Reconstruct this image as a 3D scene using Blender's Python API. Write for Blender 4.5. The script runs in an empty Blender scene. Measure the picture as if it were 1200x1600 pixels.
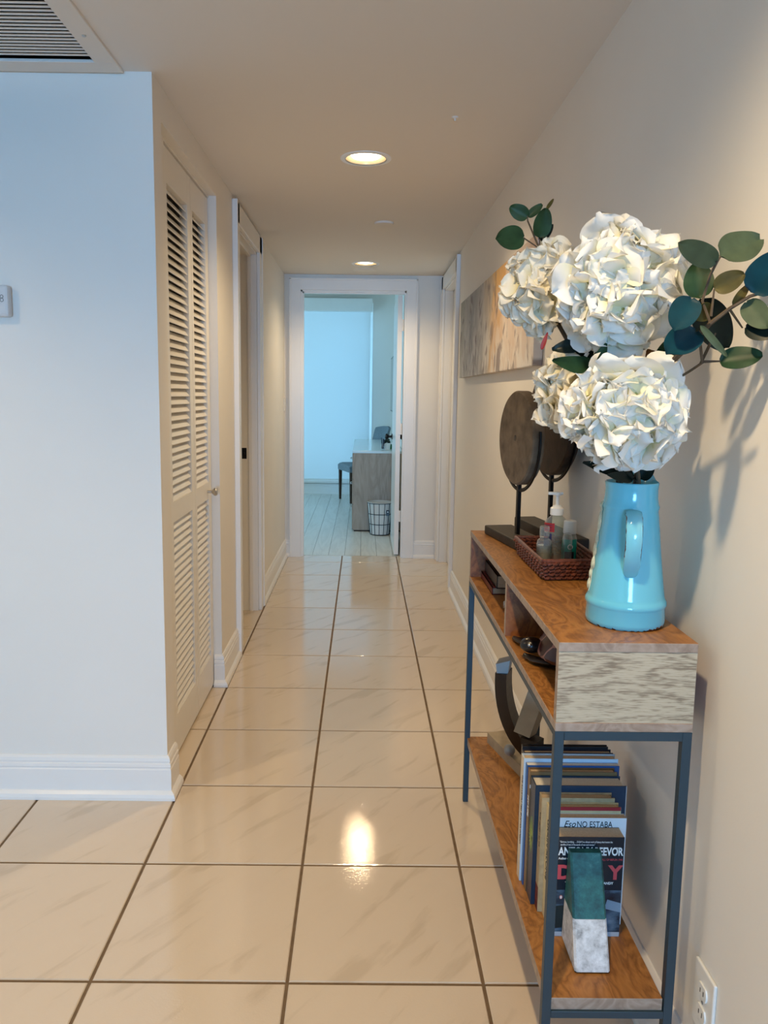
import bpy, bmesh, math, random
from mathutils import Vector, Matrix, Euler
random.seed(7)
SC = bpy.context.scene
COL = SC.collection
PI = math.pi

# ------------------------------------------------------------------ camera
cd = bpy.data.cameras.new('camera')
cd.sensor_fit = 'HORIZONTAL'; cd.sensor_width = 36.0
cd.lens = 1217.1 / 1200 * 36
cd.shift_x = 0.02342; cd.shift_y = -0.01607
cd.clip_start = 0.02; cd.clip_end = 60
cam = bpy.data.objects.new('camera', cd); COL.objects.link(cam)
RX = Vector((0.99991906, -0.0036235, 0.01219594))
UP = Vector((-0.01160061, 0.13397981, 0.99091616))
FW = Vector((0.00522459, 0.99097744, -0.13392693))
cam.matrix_world = Matrix(((RX.x, UP.x, -FW.x, 0.15491), (RX.y, UP.y, -FW.y, -1.58248),
                           (RX.z, UP.z, -FW.z, 1.30580), (0, 0, 0, 1)))
SC.camera = cam

# ------------------------------------------------------------------ world, daylight, exposure
w = bpy.data.worlds.new('world'); SC.world = w; w.use_nodes = True
w.node_tree.nodes['Background'].inputs[0].default_value = (0.62, 0.88, 1.0, 1)
w.node_tree.nodes['Background'].inputs[1].default_value = 1.0
SC.view_settings.view_transform = 'Standard'; SC.view_settings.look = 'None'
SC.view_settings.exposure = 0.0; SC.view_settings.gamma = 1.0
SC.view_settings.use_curve_mapping = False
SC.cycles.use_denoising = True
SC.cycles.max_bounces = 10; SC.cycles.diffuse_bounces = 6; SC.cycles.glossy_bounces = 5
SC.cycles.transmission_bounces = 10; SC.cycles.transparent_max_bounces = 12
SC.cycles.caustics_reflective = False; SC.cycles.caustics_refractive = False
SC.cycles.sample_clamp_indirect = 6.0

def area_light(name, loc, rot, sx, sy, power, color):
    l = bpy.data.lights.new(name, 'AREA'); l.shape = 'RECTANGLE'; l.size = sx; l.size_y = sy
    l.energy = power; l.color = color
    o = bpy.data.objects.new(name, l); COL.objects.link(o); o.location = loc; o.rotation_euler = rot
    return o
LIVING_DAY = 480
BEDROOM_DAY = 58
BEDROOM_FILL = 46
LAMP_POWER = 60
LAMP_COLOR = (1.0, 0.75, 0.44)
# daylight outside the living-room window (behind the camera) and the bedroom window
area_light('daylight_living', (0.0, -9.35, 1.20), (PI/2, 0, 0), 1.9, 1.8, LIVING_DAY, (0.19, 0.53, 1.0))
area_light('daylight_bedroom', (-0.8, 8.95, 1.35), (-PI/2, 0, 0), 2.3, 2.4, BEDROOM_DAY, (0.20, 0.60, 1.0))
area_light('fill_bedroom_side', (-2.75, 6.9, 1.35), (0, -PI/2, 0), 1.9, 1.6, BEDROOM_FILL, (0.34, 0.72, 1.0))  # added fill from an unseen side opening, brightens the bedroom

# ------------------------------------------------------------------ materials
def nodes(m): return m.node_tree.nodes, m.node_tree.links
def pm(name, color, rough=0.5, metal=0.0, spec=0.5, coat=0.0, trans=0.0, ior=1.45, var=0.0, vscale=20, bump=0.0, bscale=200, alpha=1.0):
    m = bpy.data.materials.new(name); m.use_nodes = True
    n, l = nodes(m); b = n['Principled BSDF']
    b.inputs['Base Color'].default_value = (*color, 1)
    b.inputs['Roughness'].default_value = rough
    b.inputs['Metallic'].default_value = metal
    b.inputs['Specular IOR Level'].default_value = spec
    b.inputs['Coat Weight'].default_value = coat
    b.inputs['Transmission Weight'].default_value = trans
    b.inputs['IOR'].default_value = ior
    g = n.new('ShaderNodeNewGeometry')
    if var > 0:
        t = n.new('ShaderNodeTexNoise'); t.inputs['Scale'].default_value = vscale; t.inputs['Detail'].default_value = 4
        l.new(g.outputs['Position'], t.inputs['Vector'])
        r = n.new('ShaderNodeValToRGB')
        r.color_ramp.elements[0].position = 0.3; r.color_ramp.elements[1].position = 0.7
        r.color_ramp.elements[0].color = (*[c*(1-var) for c in color], 1)
        r.color_ramp.elements[1].color = (*[min(1, c*(1+var)) for c in color], 1)
        l.new(t.outputs['Fac'], r.inputs[0]); l.new(r.outputs[0], b.inputs['Base Color'])
    if bump > 0:
        t = n.new('ShaderNodeTexNoise'); t.inputs['Scale'].default_value = bscale; t.inputs['Detail'].default_value = 3
        l.new(g.outputs['Position'], t.inputs['Vector'])
        bp = n.new('ShaderNodeBump'); bp.inputs['Strength'].default_value = bump; bp.inputs['Distance'].default_value = 0.002
        l.new(t.outputs['Fac'], bp.inputs['Height']); l.new(bp.outputs[0], b.inputs['Normal'])
    return m
def ramp(n, stops):
    r = n.new('ShaderNodeValToRGB'); cr = r.color_ramp
    while len(cr.elements) < len(stops): cr.elements.new(0.5)
    for e, (p, c) in zip(cr.elements, stops): e.position = p; e.color = (*c, 1)
    return r
def wood(name, stops, mapscale, rough=0.4, nscale=1.0, dist=1.6, fine=0.35, finescale=(300, 12, 300), coat=0.0):
    m = bpy.data.materials.new(name); m.use_nodes = True
    n, l = nodes(m); b = n['Principled BSDF']; b.inputs['Roughness'].default_value = rough
    b.inputs['Coat Weight'].default_value = coat; b.inputs['Coat Roughness'].default_value = 0.25
    g = n.new('ShaderNodeNewGeometry')
    mp = n.new('ShaderNodeMapping'); mp.inputs['Scale'].default_value = mapscale
    l.new(g.outputs['Position'], mp.inputs['Vector'])
    t = n.new('ShaderNodeTexNoise'); t.inputs['Scale'].default_value = nscale; t.inputs['Detail'].default_value = 5
    t.inputs['Distortion'].default_value = dist
    l.new(mp.outputs[0], t.inputs['Vector'])
    # growth rings: bands of the warped noise
    mu = n.new('ShaderNodeMath'); mu.operation = 'MULTIPLY'; mu.inputs[1].default_value = 7.0
    l.new(t.outputs['Fac'], mu.inputs[0])
    pp = n.new('ShaderNodeMath'); pp.operation = 'PINGPONG'; pp.inputs[1].default_value = 0.5
    l.new(mu.outputs[0], pp.inputs[0])
    s2 = n.new('ShaderNodeMath'); s2.operation = 'MULTIPLY'; s2.inputs[1].default_value = 2.0
    l.new(pp.outputs[0], s2.inputs[0])
    mf = n.new('ShaderNodeMapping'); mf.inputs['Scale'].default_value = finescale
    l.new(g.outputs['Position'], mf.inputs['Vector'])
    tf = n.new('ShaderNodeTexNoise'); tf.inputs['Scale'].default_value = 1.0; tf.inputs['Detail'].default_value = 3
    tf.inputs['Distortion'].default_value = 0.4
    l.new(mf.outputs[0], tf.inputs['Vector'])
    mx = n.new('ShaderNodeMix'); mx.data_type = 'FLOAT'; mx.inputs[0].default_value = fine
    l.new(s2.outputs[0], mx.inputs[2]); l.new(tf.outputs['Fac'], mx.inputs[3])
    r = ramp(n, stops); l.new(mx.outputs[0], r.inputs[0]); l.new(r.outputs[0], b.inputs['Base Color'])
    return m

WALLC = (0.80, 0.765, 0.71)
M = {}
M['wall'] = pm('wall_paint', WALLC, 0.55, var=0.015, vscale=3, bump=0.08, bscale=260)
M['ceil'] = pm('ceiling_paint', (0.74, 0.70, 0.65), 0.75, bump=0.06, bscale=220)
M['trim'] = pm('white_gloss_paint', (0.82, 0.80, 0.77), 0.28, var=0.01, vscale=8)
M['door'] = pm('door_paint', (0.80, 0.775, 0.73), 0.33)
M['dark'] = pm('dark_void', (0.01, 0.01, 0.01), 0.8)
M['metal'] = pm('slate_powder_coat', (0.030, 0.055, 0.075), 0.42, 0.2, bump=0.1, bscale=900)
M['steel'] = pm('satin_nickel', (0.55, 0.53, 0.50), 0.3, 1.0)
M['plastic'] = pm('white_plastic', (0.80, 0.79, 0.75), 0.3)
M['greyplastic'] = pm('grey_plastic', (0.62, 0.63, 0.64), 0.4)
M['black'] = pm('black_paint', (0.012, 0.010, 0.009), 0.4)
M['brass'] = pm('warm_reflector', (.42, .33, .20), .35, .3)
M['blackmetal'] = pm('black_iron', (0.010, 0.010, 0.011), 0.35, 0.6)

def tile_mat():
    m = bpy.data.materials.new('glazed_tile'); m.use_nodes = True
    n, l = nodes(m); b = n['Principled BSDF']
    b.inputs['Roughness'].default_value = 0.055; b.inputs['Specular IOR Level'].default_value = 1.0
    g = n.new('ShaderNodeNewGeometry'); oi = n.new('ShaderNodeObjectInfo')
    ad = n.new('ShaderNodeVectorMath'); ad.operation = 'ADD'
    sc = n.new('ShaderNodeVectorMath'); sc.operation = 'SCALE'; sc.inputs['Scale'].default_value = 37.0
    cb = n.new('ShaderNodeCombineXYZ')
    l.new(oi.outputs['Random'], cb.inputs[0]); l.new(oi.outputs['Random'], cb.inputs[1]); l.new(cb.outputs[0], sc.inputs[0])
    l.new(g.outputs['Position'], ad.inputs[0]); l.new(sc.outputs[0], ad.inputs[1])
    m0 = n.new('ShaderNodeMapping'); m0.inputs['Rotation'].default_value = (0, 0, math.radians(-52))
    mp = n.new('ShaderNodeMapping'); mp.inputs['Scale'].default_value = (2.6, 12.0, 1)
    l.new(ad.outputs[0], m0.inputs['Vector']); l.new(m0.outputs[0], mp.inputs['Vector'])
    t = n.new('ShaderNodeTexNoise'); t.inputs['Scale'].default_value = 1.3; t.inputs['Detail'].default_value = 7; t.inputs['Distortion'].default_value = 0.35
    l.new(mp.outputs[0], t.inputs['Vector'])
    r = ramp(n, [(0.0, (0.58, 0.475, 0.36)), (0.34, (0.60, 0.49, 0.37)), (0.43, (0.68, 0.565, 0.44)), (1.0, (0.70, 0.585, 0.46))])
    l.new(t.outputs['Fac'], r.inputs[0]); l.new(r.outputs[0], b.inputs['Base Color'])
    t2 = n.new('ShaderNodeTexNoise'); t2.inputs['Scale'].default_value = 210; t2.inputs['Detail'].default_value = 2
    l.new(g.outputs['Position'], t2.inputs['Vector'])
    bp = n.new('ShaderNodeBump'); bp.inputs['Strength'].default_value = 0.06; bp.inputs['Distance'].default_value = 0.003
    l.new(t2.outputs['Fac'], bp.inputs['Height']); l.new(bp.outputs[0], b.inputs['Normal'])
    return m
M['tile'] = tile_mat()
M['grout'] = pm('brown_grout', (0.16, 0.105, 0.058), 0.8, var=0.15, vscale=40)
M['plank'] = wood('grey_laminate', [(0.0, (0.58, 0.56, 0.51)), (0.5, (0.68, 0.66, 0.61)), (1.0, (0.74, 0.72, 0.67))], (6, 0.6, 6), 0.33, 1.2, 0.6, 0.5, (60, 3, 60))
M['plankgap'] = pm('plank_joint', (0.10, 0.10, 0.10), 0.8)
M['wood_top'] = wood('mango_wood_top', [(0.0, (0.12, 0.045, 0.010)), (0.35, (0.27, 0.108, 0.024)), (0.7, (0.37, 0.158, 0.038)), (1.0, (0.44, 0.205, 0.058))], (10, 4.0, 6), 0.42, 1.0, 2.2, 0.45, (220, 18, 220), coat=0.08)
M['wood_in'] = wood('mango_wood_inside', [(0.0, (0.12, 0.035, 0.010)), (0.5, (0.25, 0.085, 0.022)), (1.0, (0.36, 0.14, 0.04))], (9, 2.0, 9), 0.45, 1.0, 1.4, 0.4, (160, 12, 160))
M['wood_end'] = wood('mango_wood_end_panel', [(0.0, (0.15, 0.105, 0.062)), (0.37, (0.27, 0.205, 0.135)), (0.53, (0.50, 0.415, 0.29)), (1.0, (0.60, 0.52, 0.385))], (3.0, 4, 22), 0.5, 1.0, 0.9, 0.80, (40, 60, 430))
M['wood_edge'] = wood('mango_wood_edge', [(0.0, (0.22, 0.15, 0.11)), (0.5, (0.33, 0.24, 0.18)), (1.0, (0.45, 0.35, 0.28))], (9, 9, 9), 0.45, 1.2, 1.0, 0.5, (60, 60, 60))
M['desk'] = wood('desk_laminate', [(0.0, (0.28, 0.215, 0.155)), (0.5, (0.37, 0.29, 0.215)), (1.0, (0.45, 0.36, 0.28))], (6, 6, 0.9), 0.45, 1.3, 1.0, 0.45, (90, 90, 4))
M['desktop'] = pm('desk_top_white_glass', (0.62, 0.68, 0.66), 0.15)

# ------------------------------------------------------------------ helpers
class MB:
    def __init__(s): s.bm = bmesh.new(); s.smooth = False
    def box(s, x0, x1, y0, y1, z0, z1, bev=0.0):
        if bev > 0:
            t = bmesh.new(); MB._rawbox(t, x0, x1, y0, y1, z0, z1)
            bmesh.ops.bevel(t, geom=t.edges[:], offset=bev, segments=2, affect='EDGES', profile=0.5)
            me = bpy.data.meshes.new('tmp'); t.to_mesh(me); t.free(); s.bm.from_mesh(me); bpy.data.meshes.remove(me)
        else: MB._rawbox(s.bm, x0, x1, y0, y1, z0, z1)
        return s
    @staticmethod
    def _rawbox(bm, x0, x1, y0, y1, z0, z1):
        v = [bm.verts.new(p) for p in ((x0,y0,z0),(x1,y0,z0),(x1,y1,z0),(x0,y1,z0),(x0,y0,z1),(x1,y0,z1),(x1,y1,z1),(x0,y1,z1))]
        for f in ((3,2,1,0),(4,5,6,7),(0,1,5,4),(1,2,6,5),(2,3,7,6),(3,0,4,7)): bm.faces.new([v[i] for i in f])
    def prism(s, pts, vec):
        vec = Vector(vec); a = [s.bm.verts.new(p) for p in pts]; b = [s.bm.verts.new(Vector(p)+vec) for p in pts]
        n = len(pts); s.bm.faces.new(a[::-1]); s.bm.faces.new(b)
        for i in range(n): s.bm.faces.new((a[i], a[(i+1)%n], b[(i+1)%n], b[i]))
        return s
    def hexa(s, bot, top):
        return s.loft([bot, top], caps=True)
    def loft(s, rings, caps=True, closed=True):
        R = [[s.bm.verts.new(p) for p in r] for r in rings]; n = len(R[0])
        for a, b in zip(R[:-1], R[1:]):
            for i in range(n if closed else n-1): s.bm.faces.new((a[i], a[(i+1)%n], b[(i+1)%n], b[i]))
        if caps: s.bm.faces.new(R[0][::-1]); s.bm.faces.new(R[-1])
        return s
    def lathe(s, prof, c=(0,0,0), n=32, caps=True, axis='z'):
        rings = []
        for r, z in prof:
            ring = []
            for i in range(n):
                a = 2*PI*i/n
                if axis == 'z': p = (c[0]+r*math.cos(a), c[1]+r*math.sin(a), c[2]+z)
                elif axis == 'x': p = (c[0]+z, c[1]+r*math.cos(a), c[2]+r*math.sin(a))
                else: p = (c[0]+r*math.sin(a), c[1]+z, c[2]+r*math.cos(a))
                ring.append(p)
            rings.append(ring)
        s.loft(rings, caps); s.smooth = True; return s
    def tube(s, pts, r, n=8, caps=True, flat=1.0):
        pts = [Vector(p) for p in pts]; rings = []; ref = None
        for i, p in enumerate(pts):
            t = (pts[min(i+1, len(pts)-1)] - pts[max(i-1, 0)]).normalized()
            if ref is None: ref = Vector((0,0,1)) if abs(t.z) < .9 else Vector((1,0,0))
            u = (ref - t*ref.dot(t)).normalized(); v = t.cross(u); ref = u
            rr = r[i] if isinstance(r, (list, tuple)) else r
            rings.append([p + u*rr*math.cos(2*PI*k/n) + v*rr*flat*math.sin(2*PI*k/n) for k in range(n)])
        s.loft(rings, caps); s.smooth = True; return s
    def sphere(s, c, r, sc=(1,1,1), seg=16):
        m = Matrix.Translation(c) @ Matrix.Diagonal((sc[0]*r, sc[1]*r, sc[2]*r, 1))
        bmesh.ops.create_uvsphere(s.bm, u_segments=seg, v_segments=max(6, seg//2), radius=1, matrix=m); s.smooth = True; return s
    def mesh(s, name, mat):
        bmesh.ops.recalc_face_normals(s.bm, faces=s.bm.faces)
        me = bpy.data.meshes.new(name)
        if s.smooth:
            for f in s.bm.faces: f.smooth = True
            for e in s.bm.edges:
                if len(e.link_faces) == 2 and e.calc_face_angle(0) > math.radians(38): e.smooth = False
        s.bm.to_mesh(me); s.bm.free()
        if mat: me.materials.append(mat)
        return me

def link(o, parent=None, local=False):
    COL.objects.link(o)
    if parent is not None:
        o.parent = parent
        if not local:
            P = Vector((0,0,0)); q = parent
            while q is not None: P += q.location; q = q.parent
            o.location = o.location - P
    return o
def obj(name, mb, mat, parent=None, local=False, label=None, cat=None, group=None, kind=None):
    me = mb if isinstance(mb, bpy.types.Mesh) else mb.mesh(name, mat)
    o = bpy.data.objects.new(name, me); link(o, parent, local)
    return tag(o, label, cat, group, kind)
def tag(o, label=None, cat=None, group=None, kind=None):
    if label: o['label'] = label
    if cat: o['category'] = cat
    if group: o['group'] = group
    if kind: o['kind'] = kind
    return o
def thing(name, label, cat, loc, group=None, rotz=0):
    o = bpy.data.objects.new(name, None); COL.objects.link(o); o.empty_display_size = 0.05
    o.location = loc; o.rotation_euler = (0, 0, rotz)
    return tag(o, label, cat, group)
def struct(name, mb, mat, label=None):
    return obj(name, mb, mat, kind='structure', label=label)
def struct_empty(name, loc, label=None):
    o = bpy.data.objects.new(name, None); COL.objects.link(o); o.location = loc; o.empty_display_size = 0.05
    return tag(o, label, kind='structure')
def text(name, body, size, loc, rot, mat, parent, sx=1.0, shear=0.0, bold=0.0, align='LEFT', ext=0.0003, label=None):
    c = bpy.data.curves.new(name, 'FONT'); c.body = body; c.size = size; c.extrude = ext; c.offset = bold
    c.shear = shear; c.align_x = align; c.resolution_u = 3
    t = bpy.data.objects.new(name + '_tmp', c); COL.objects.link(t)
    dg = bpy.context.evaluated_depsgraph_get()
    me = bpy.data.meshes.new_from_object(t.evaluated_get(dg))
    bpy.data.objects.remove(t); bpy.data.curves.remove(c)
    me.transform(Matrix.Diagonal((sx, 1, 1, 1))); me.materials.clear(); me.materials.append(mat)
    me.transform(Matrix.Translation(loc) @ Euler(rot).to_matrix().to_4x4())
    o = bpy.data.objects.new(name, me); link(o, parent)
    return tag(o, label)

# ================================================================== SHELL
XL, XR, YF, ZC = -0.464, 0.768, 4.60, 2.217
T = 0.44
# floor: grout bed with every tile as a part
fl = struct('floor', MB().box(-3.6, 0.95, -9.3, 4.66, -0.12, -0.0035), M['grout'], 'cream glazed ceramic tile floor with brown grout')
g = 0.0038
def tile_mesh(x0, x1, y0, y1):
    b = 0.0022
    m = MB(); m.loft([[(x0,y0,-.006),(x1,y0,-.006),(x1,y1,-.006),(x0,y1,-.006)], [(x0,y0,-b),(x1,y0,-b),(x1,y1,-b),(x0,y1,-b)],
                      [(x0+b,y0+b,0),(x1-b,y0+b,0),(x1-b,y1-b,0),(x0+b,y1-b,0)]])
    return m.mesh('tile', M['tile'])
full = tile_mesh(-T/2+g, T/2-g, -T/2+g, T/2-g)
for i in range(-8, 2):
    for j in range(-9, 11):                                            # beyond the camera the plain bed is out of sight
        x0, x1, y0, y1 = i*T+g, (i+1)*T-g, j*T+g, (j+1)*T-g
        if x1 > XR+.12: x1 = XR+.12
        if y1 > 4.655: y1 = 4.655
        if y0 > 1.0 and x1 < -1.4: continue
        me = full if (x1-x0 > T-2*g-.001 and y1-y0 > T-2*g-.001) else tile_mesh(x0-(x0+x1)/2, x1-(x0+x1)/2, y0-(y0+y1)/2, y1-(y0+y1)/2)
        o = bpy.data.objects.new('tile', me); o.location = ((x0+x1)/2, (y0+y1)/2, 0); link(o, fl)

# ceiling with round openings for the recessed lamps
LAMPS = [(0.155, 1.605), (0.161, 4.07), (0.150, -0.86), (-1.55, -0.15)]
cm = MB().box(-3.6, 0.95, -9.3, 4.65, ZC, ZC+0.12).mesh('ceiling', M['ceil'])
ceil = bpy.data.objects.new('ceiling', cm); COL.objects.link(ceil); tag(ceil, 'low plain painted hall ceiling', kind='structure')
cut = MB()
for x, y in LAMPS: cut.lathe([(0.083, -0.1), (0.083, 0.2)], (x, y, ZC), 40)
cut.box(-1.25, -0.60, 0.10, 0.725, ZC-0.1, ZC+0.3)
co = bpy.data.objects.new('cutter', cut.mesh('cutter', None)); COL.objects.link(co)
bm_ = ceil.modifiers.new('holes', 'BOOLEAN'); bm_.object = co; bm_.solver = 'EXACT'; bm_.operation = 'DIFFERENCE'
dg = bpy.context.evaluated_depsgraph_get()
me2 = bpy.data.meshes.new_from_object(ceil.evaluated_get(dg)); ceil.modifiers.clear(); ceil.data = me2
bpy.data.objects.remove(co)

W_ = M['wall']
struct('wall_right', MB().box(XR, XR+.12, -9.3, 3.64, 0, ZC).box(XR, XR+.12, 3.64, 4.47, 2.10, ZC).box(XR, XR+.12, 4.47, 4.7, 0, ZC), W_)
wl = MB().box(-0.60, XL, 0.803, 0.90, 0, ZC)                      # corner pier of the closet
wl.box(-0.60, XL, 0.90, 1.785, 2.113, ZC).box(-0.60, XL, 1.785, 2.285, 0, ZC)
wl.box(-0.56, XL, 2.285, 3.02, 2.10, ZC).box(-0.56, XL, 3.02, 4.70, 0, ZC)
wl.box(-0.60, -0.492, 0.90, 1.035, 0, 2.113)
struct('wall_left', wl, W_)
struct('wall_front', MB().box(-3.6, -0.60, 0.803, 0.90, 0, ZC), W_)
struct('wall_far', MB().box(-0.56, -0.335, YF, 4.70, 0, 2.70).box(0.482, XR+.12, YF, 4.70, 0, 2.70).box(-0.335, 0.482, YF, 4.70, 2.10, 2.70), W_)
struct('wall_closet', MB().box(-1.25, -1.15, 0.90, 4.70, 0, ZC).box(-1.15, -0.56, 2.02, 2.10, 0, ZC), W_)
struct('wall_living_left', MB().box(-3.7, -3.6, -9.3, 0.90, 0, ZC), W_)
struct('wall_living_back', MB().box(-3.7, -1.0, -9.4, -9.3, 0, ZC).box(-1.0, 0.95, -9.4, -9.3, 2.10, ZC).box(-1.0, .95, -9.4, -9.3, 0, .10), W_)
# bedroom shell
BZ = 2.59
struct('wall_bedroom_right', MB().box(0.545, 0.66, 4.70, 8.75, 0, BZ), M['wall'])
struct('wall_bedroom_left', MB().box(-2.5, -2.4, 4.70, 6.0, 0, BZ).box(-2.5, -2.4, 7.8, 8.75, 0, BZ).box(-2.5, -2.4, 6.0, 7.8, 0, .5).box(-2.5, -2.4, 6.0, 7.8, 2.3, BZ), M['wall'])  # opening added to let the side fill light in
struct('wall_bedroom_front', MB().box(-2.5, -0.56, 4.60, 4.70, 0, BZ), M['wall'])
struct('wall_bedroom_back', MB().box(-2.5, -1.95, 8.60, 8.75, 0, BZ).box(0.27, 0.66, 8.60, 8.75, 0, BZ).box(-1.95, 0.27, 8.60, 8.75, 2.46, BZ).box(-1.95, .27, 8.60, 8.75, 0, .12), M['wall'])
struct('ceiling_bedroom', MB().box(-2.5, 0.66, 4.60, 8.75, BZ, BZ+.1), M['ceil'])
fb = struct('floor_bedroom', MB().box(-2.5, 0.66, 4.66, 8.75, -0.12, -0.004), M['plankgap'], 'pale grey laminate plank floor in the bedroom')
pw = 0.132
for k in range(0, 23):
    x0 = 0.545-(k+1)*pw
    ys = [4.66, 4.66+random.uniform(.4, 1.5)]
    while ys[-1] < 8.6: ys.append(min(8.6, ys[-1]+1.6))
    for a, b_ in zip(ys[:-1], ys[1:]):
        if b_-a < .02: continue
        me = MB().box(x0+.0014, x0+pw-.0014, a+.001, b_-.001, -.006, 0).mesh('plank', M['plank'])
        o = bpy.data.objects.new('plank', me); link(o, fb)

# baseboards
PROF = [(0,0),(.028,0),(.028,.009),(.025,.019),(.017,.027),(.014,.029),(.014,.098),(.0115,.101),(.0115,.104),(.0135,.108),(.0125,.117),(.0095,.119),(.0095,.122),(.011,.126),(.009,.136),(.004,.143),(0,.143)]
def base(name, p, q, nrm, m0=0.0, m1=0.0):
    """profile swept along p->q; nrm is the way the wall faces; m0/m1 lengthen (+) or shorten the moulding at its two ends per unit of depth"""
    p = Vector(p); q = Vector(q); n = Vector(nrm); d = (q-p).normalized()
    r0 = [p + n*a + d*(-m0*a) + Vector((0,0,z)) for a, z in PROF]
    r1 = [q + n*a + d*(m1*a) + Vector((0,0,z)) for a, z in PROF]
    struct(name, MB().loft([r0, r1]), M['trim'])
base('baseboard_front', (-3.6,.803,0), (XL,.803,0), (0,-1,0), 0, 1)
base('baseboard_left', (XL,.803,0), (XL,.900,0), (1,0,0), 1, 0)
base('baseboard_left_2', (-0.497,1.785,0), (XL,1.785,0), (0,-1,0), 0, 1)
base('baseboard_left_3', (XL,1.785,0), (XL,2.185,0), (1,0,0), 1, 0)
base('baseboard_left_4', (XL,3.118,0), (XL,YF,0), (1,0,0), 0, 0)
base('baseboard_far', (XL,YF,0), (-0.424,YF,0), (0,-1,0), 0, 0)
base('baseboard_far_2', (0.571,YF,0), (0.742,YF,0), (0,-1,0), 0, 0)
base('baseboard_right', (XR,-9.3,0), (XR,3.545,0), (-1,0,0), 0, 0)
base('baseboard_bedroom', (-2.4,8.60,0), (0.545,8.60,0), (0,-1,0), 0, 0)

# door casings: moulded flat boards round an opening
def casing_yz(name, x, s, y0, y1, zt, w=.098, t=.02):
    """casing on a wall facing +-x (s), round the opening y0..y1 up to zt"""
    m = MB()
    for a, b_, z0, z1 in ((y0-w, y0, 0, zt+w), (y1, y1+w, 0, zt+w)):
        m.box(min(x, x+s*t), max(x, x+s*t), a, b_, z0, z1, .004)
    m.box(min(x, x+s*t), max(x, x+s*t), y0-w+.0005, y1+w-.0005, zt, zt+w-.0005, .004)
    m.box(min(x, x+s*(t+.006)), max(x, x+s*(t+.006)), y0-w-.001, y0-w+.016, 0, zt+w+.001, .003)
    m.box(min(x, x+s*(t+.006)), max(x, x+s*(t+.006)), y1+w-.016, y1+w+.001, 0, zt+w+.001, .003)
    return struct(name, m, M['trim'])
casing_yz('trim_1', XL, 1, 2.283, 3.02, 2.10)
casing_yz('trim_2', XR, -1, 3.64, 4.47, 2.10)
m = MB(); w_ = .088; x0, x1, zt, yy = -0.335, 0.482, 2.10, YF
m.box(x0-w_, x0, yy-.02, yy, 0, zt+w_, .0012).box(x1, x1+w_, yy-.02, yy, 0, zt+w_, .0012).box(x0-w_, x1+w_, yy-.0195, yy, zt, zt+w_-.001, .0012)
m.box(x0-w_-.001, x0-w_+.014, yy-.026, yy, 0, zt+w_+.002, .003).box(x1+w_-.014, x1+w_+.001, yy-.026, yy, 0, zt+w_+.002, .003).box(x0-w_, x1+w_, yy-.026, yy, zt+w_-.014, zt+w_+.001, .003)
struct('trim_3', m, M['trim'])
# far jamb lining with stop
m = MB(); m.box(x0, x0+.012, 4.60, 4.70, 0, zt).box(x1-.012, x1, 4.60, 4.70, 0, zt).box(x0, x1, 4.60, 4.70, zt-.012, zt)
m.box(x0+.012, x0+.022, 4.615, 4.65, 0, zt-.012).box(x0, x1, 4.615, 4.65, zt-.022, zt-.012)
struct('trim_4', m, M['trim'])
# ---------------- closet with louvred bifold doors
d1 = struct_empty('door_1', (-0.51, 1.04, 0), 'white louvred bifold closet door')
slat_me = {}
def leaf_door(y0, y1, sl, sr, nm):
    xa, xb = -0.530, -0.500; zb, zt = 0.012, 2.100
    f = MB(); f.box(xa, xb, y0, y0+sl, zb, zt, .0015).box(xa, xb, y1-sr, y1, zb, zt, .0015)
    f.box(xa+.0005, xb-.0005, y0+sl-.002, y1-sr+.002, zb, .155).box(xa+.0005, xb-.0005, y0+sl-.002, y1-sr+.002, .855, .927).box(xa+.0005, xb-.0005, y0+sl-.002, y1-sr+.002, 1.988, zt)
    lf = obj('door_leaf', f, M['door'], d1)
    wdt = (y1-sr)-(y0+sl)
    s = MB(); hw, ht = .0165, .0032; a = math.radians(52)
    # slat section in xz: the outer (hall) edge hangs lower
    u = Vector((math.cos(a), 0, -math.sin(a))); v = Vector((math.sin(a), 0, math.cos(a)))
    pts = [u*hw+v*(-ht*.5), u*(hw+.0012), u*hw+v*(ht*.5), -u*hw+v*ht, -u*(hw+.0012), -u*hw-v*ht]
    s.prism([p + Vector((0,-wdt/2-.003,0)) for p in pts], (0, wdt+.006, 0))
    me = s.mesh('slat', M['door'])
    for z0, z1, n in ((.155, .855, 25), (.927, 1.988, 38)):
        for k in range(n):
            o = bpy.data.objects.new('slat', me); o.location = (-.515, (y0+sl+y1-sr)/2, z0+(z1-z0)*(k+.5)/n); link(o, lf)
    return lf
lf1 = leaf_door(1.037, 1.453, .062, .052, 'a')
lf2 = leaf_door(1.457, 1.782, .030, .055, 'b')
kb = MB(); kb.lathe([(.006, 0), (.006, .018), (.010, .022), (.0165, .028), (.0175, .034), (.014, .040), (.004, .042)], (-.500, 1.70, .888), 16, axis='x')
obj('knob', kb, M['steel'], lf2, label='round satin nickel knob')
struct('trim_5', MB().box(-.535, -.495, 0.90, 1.785, 2.104, 2.113), M['trim'])
struct('wall_closet_back', MB().box(-1.15, -1.10, .90, 2.02, 0, ZC), M['dark'])
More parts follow.
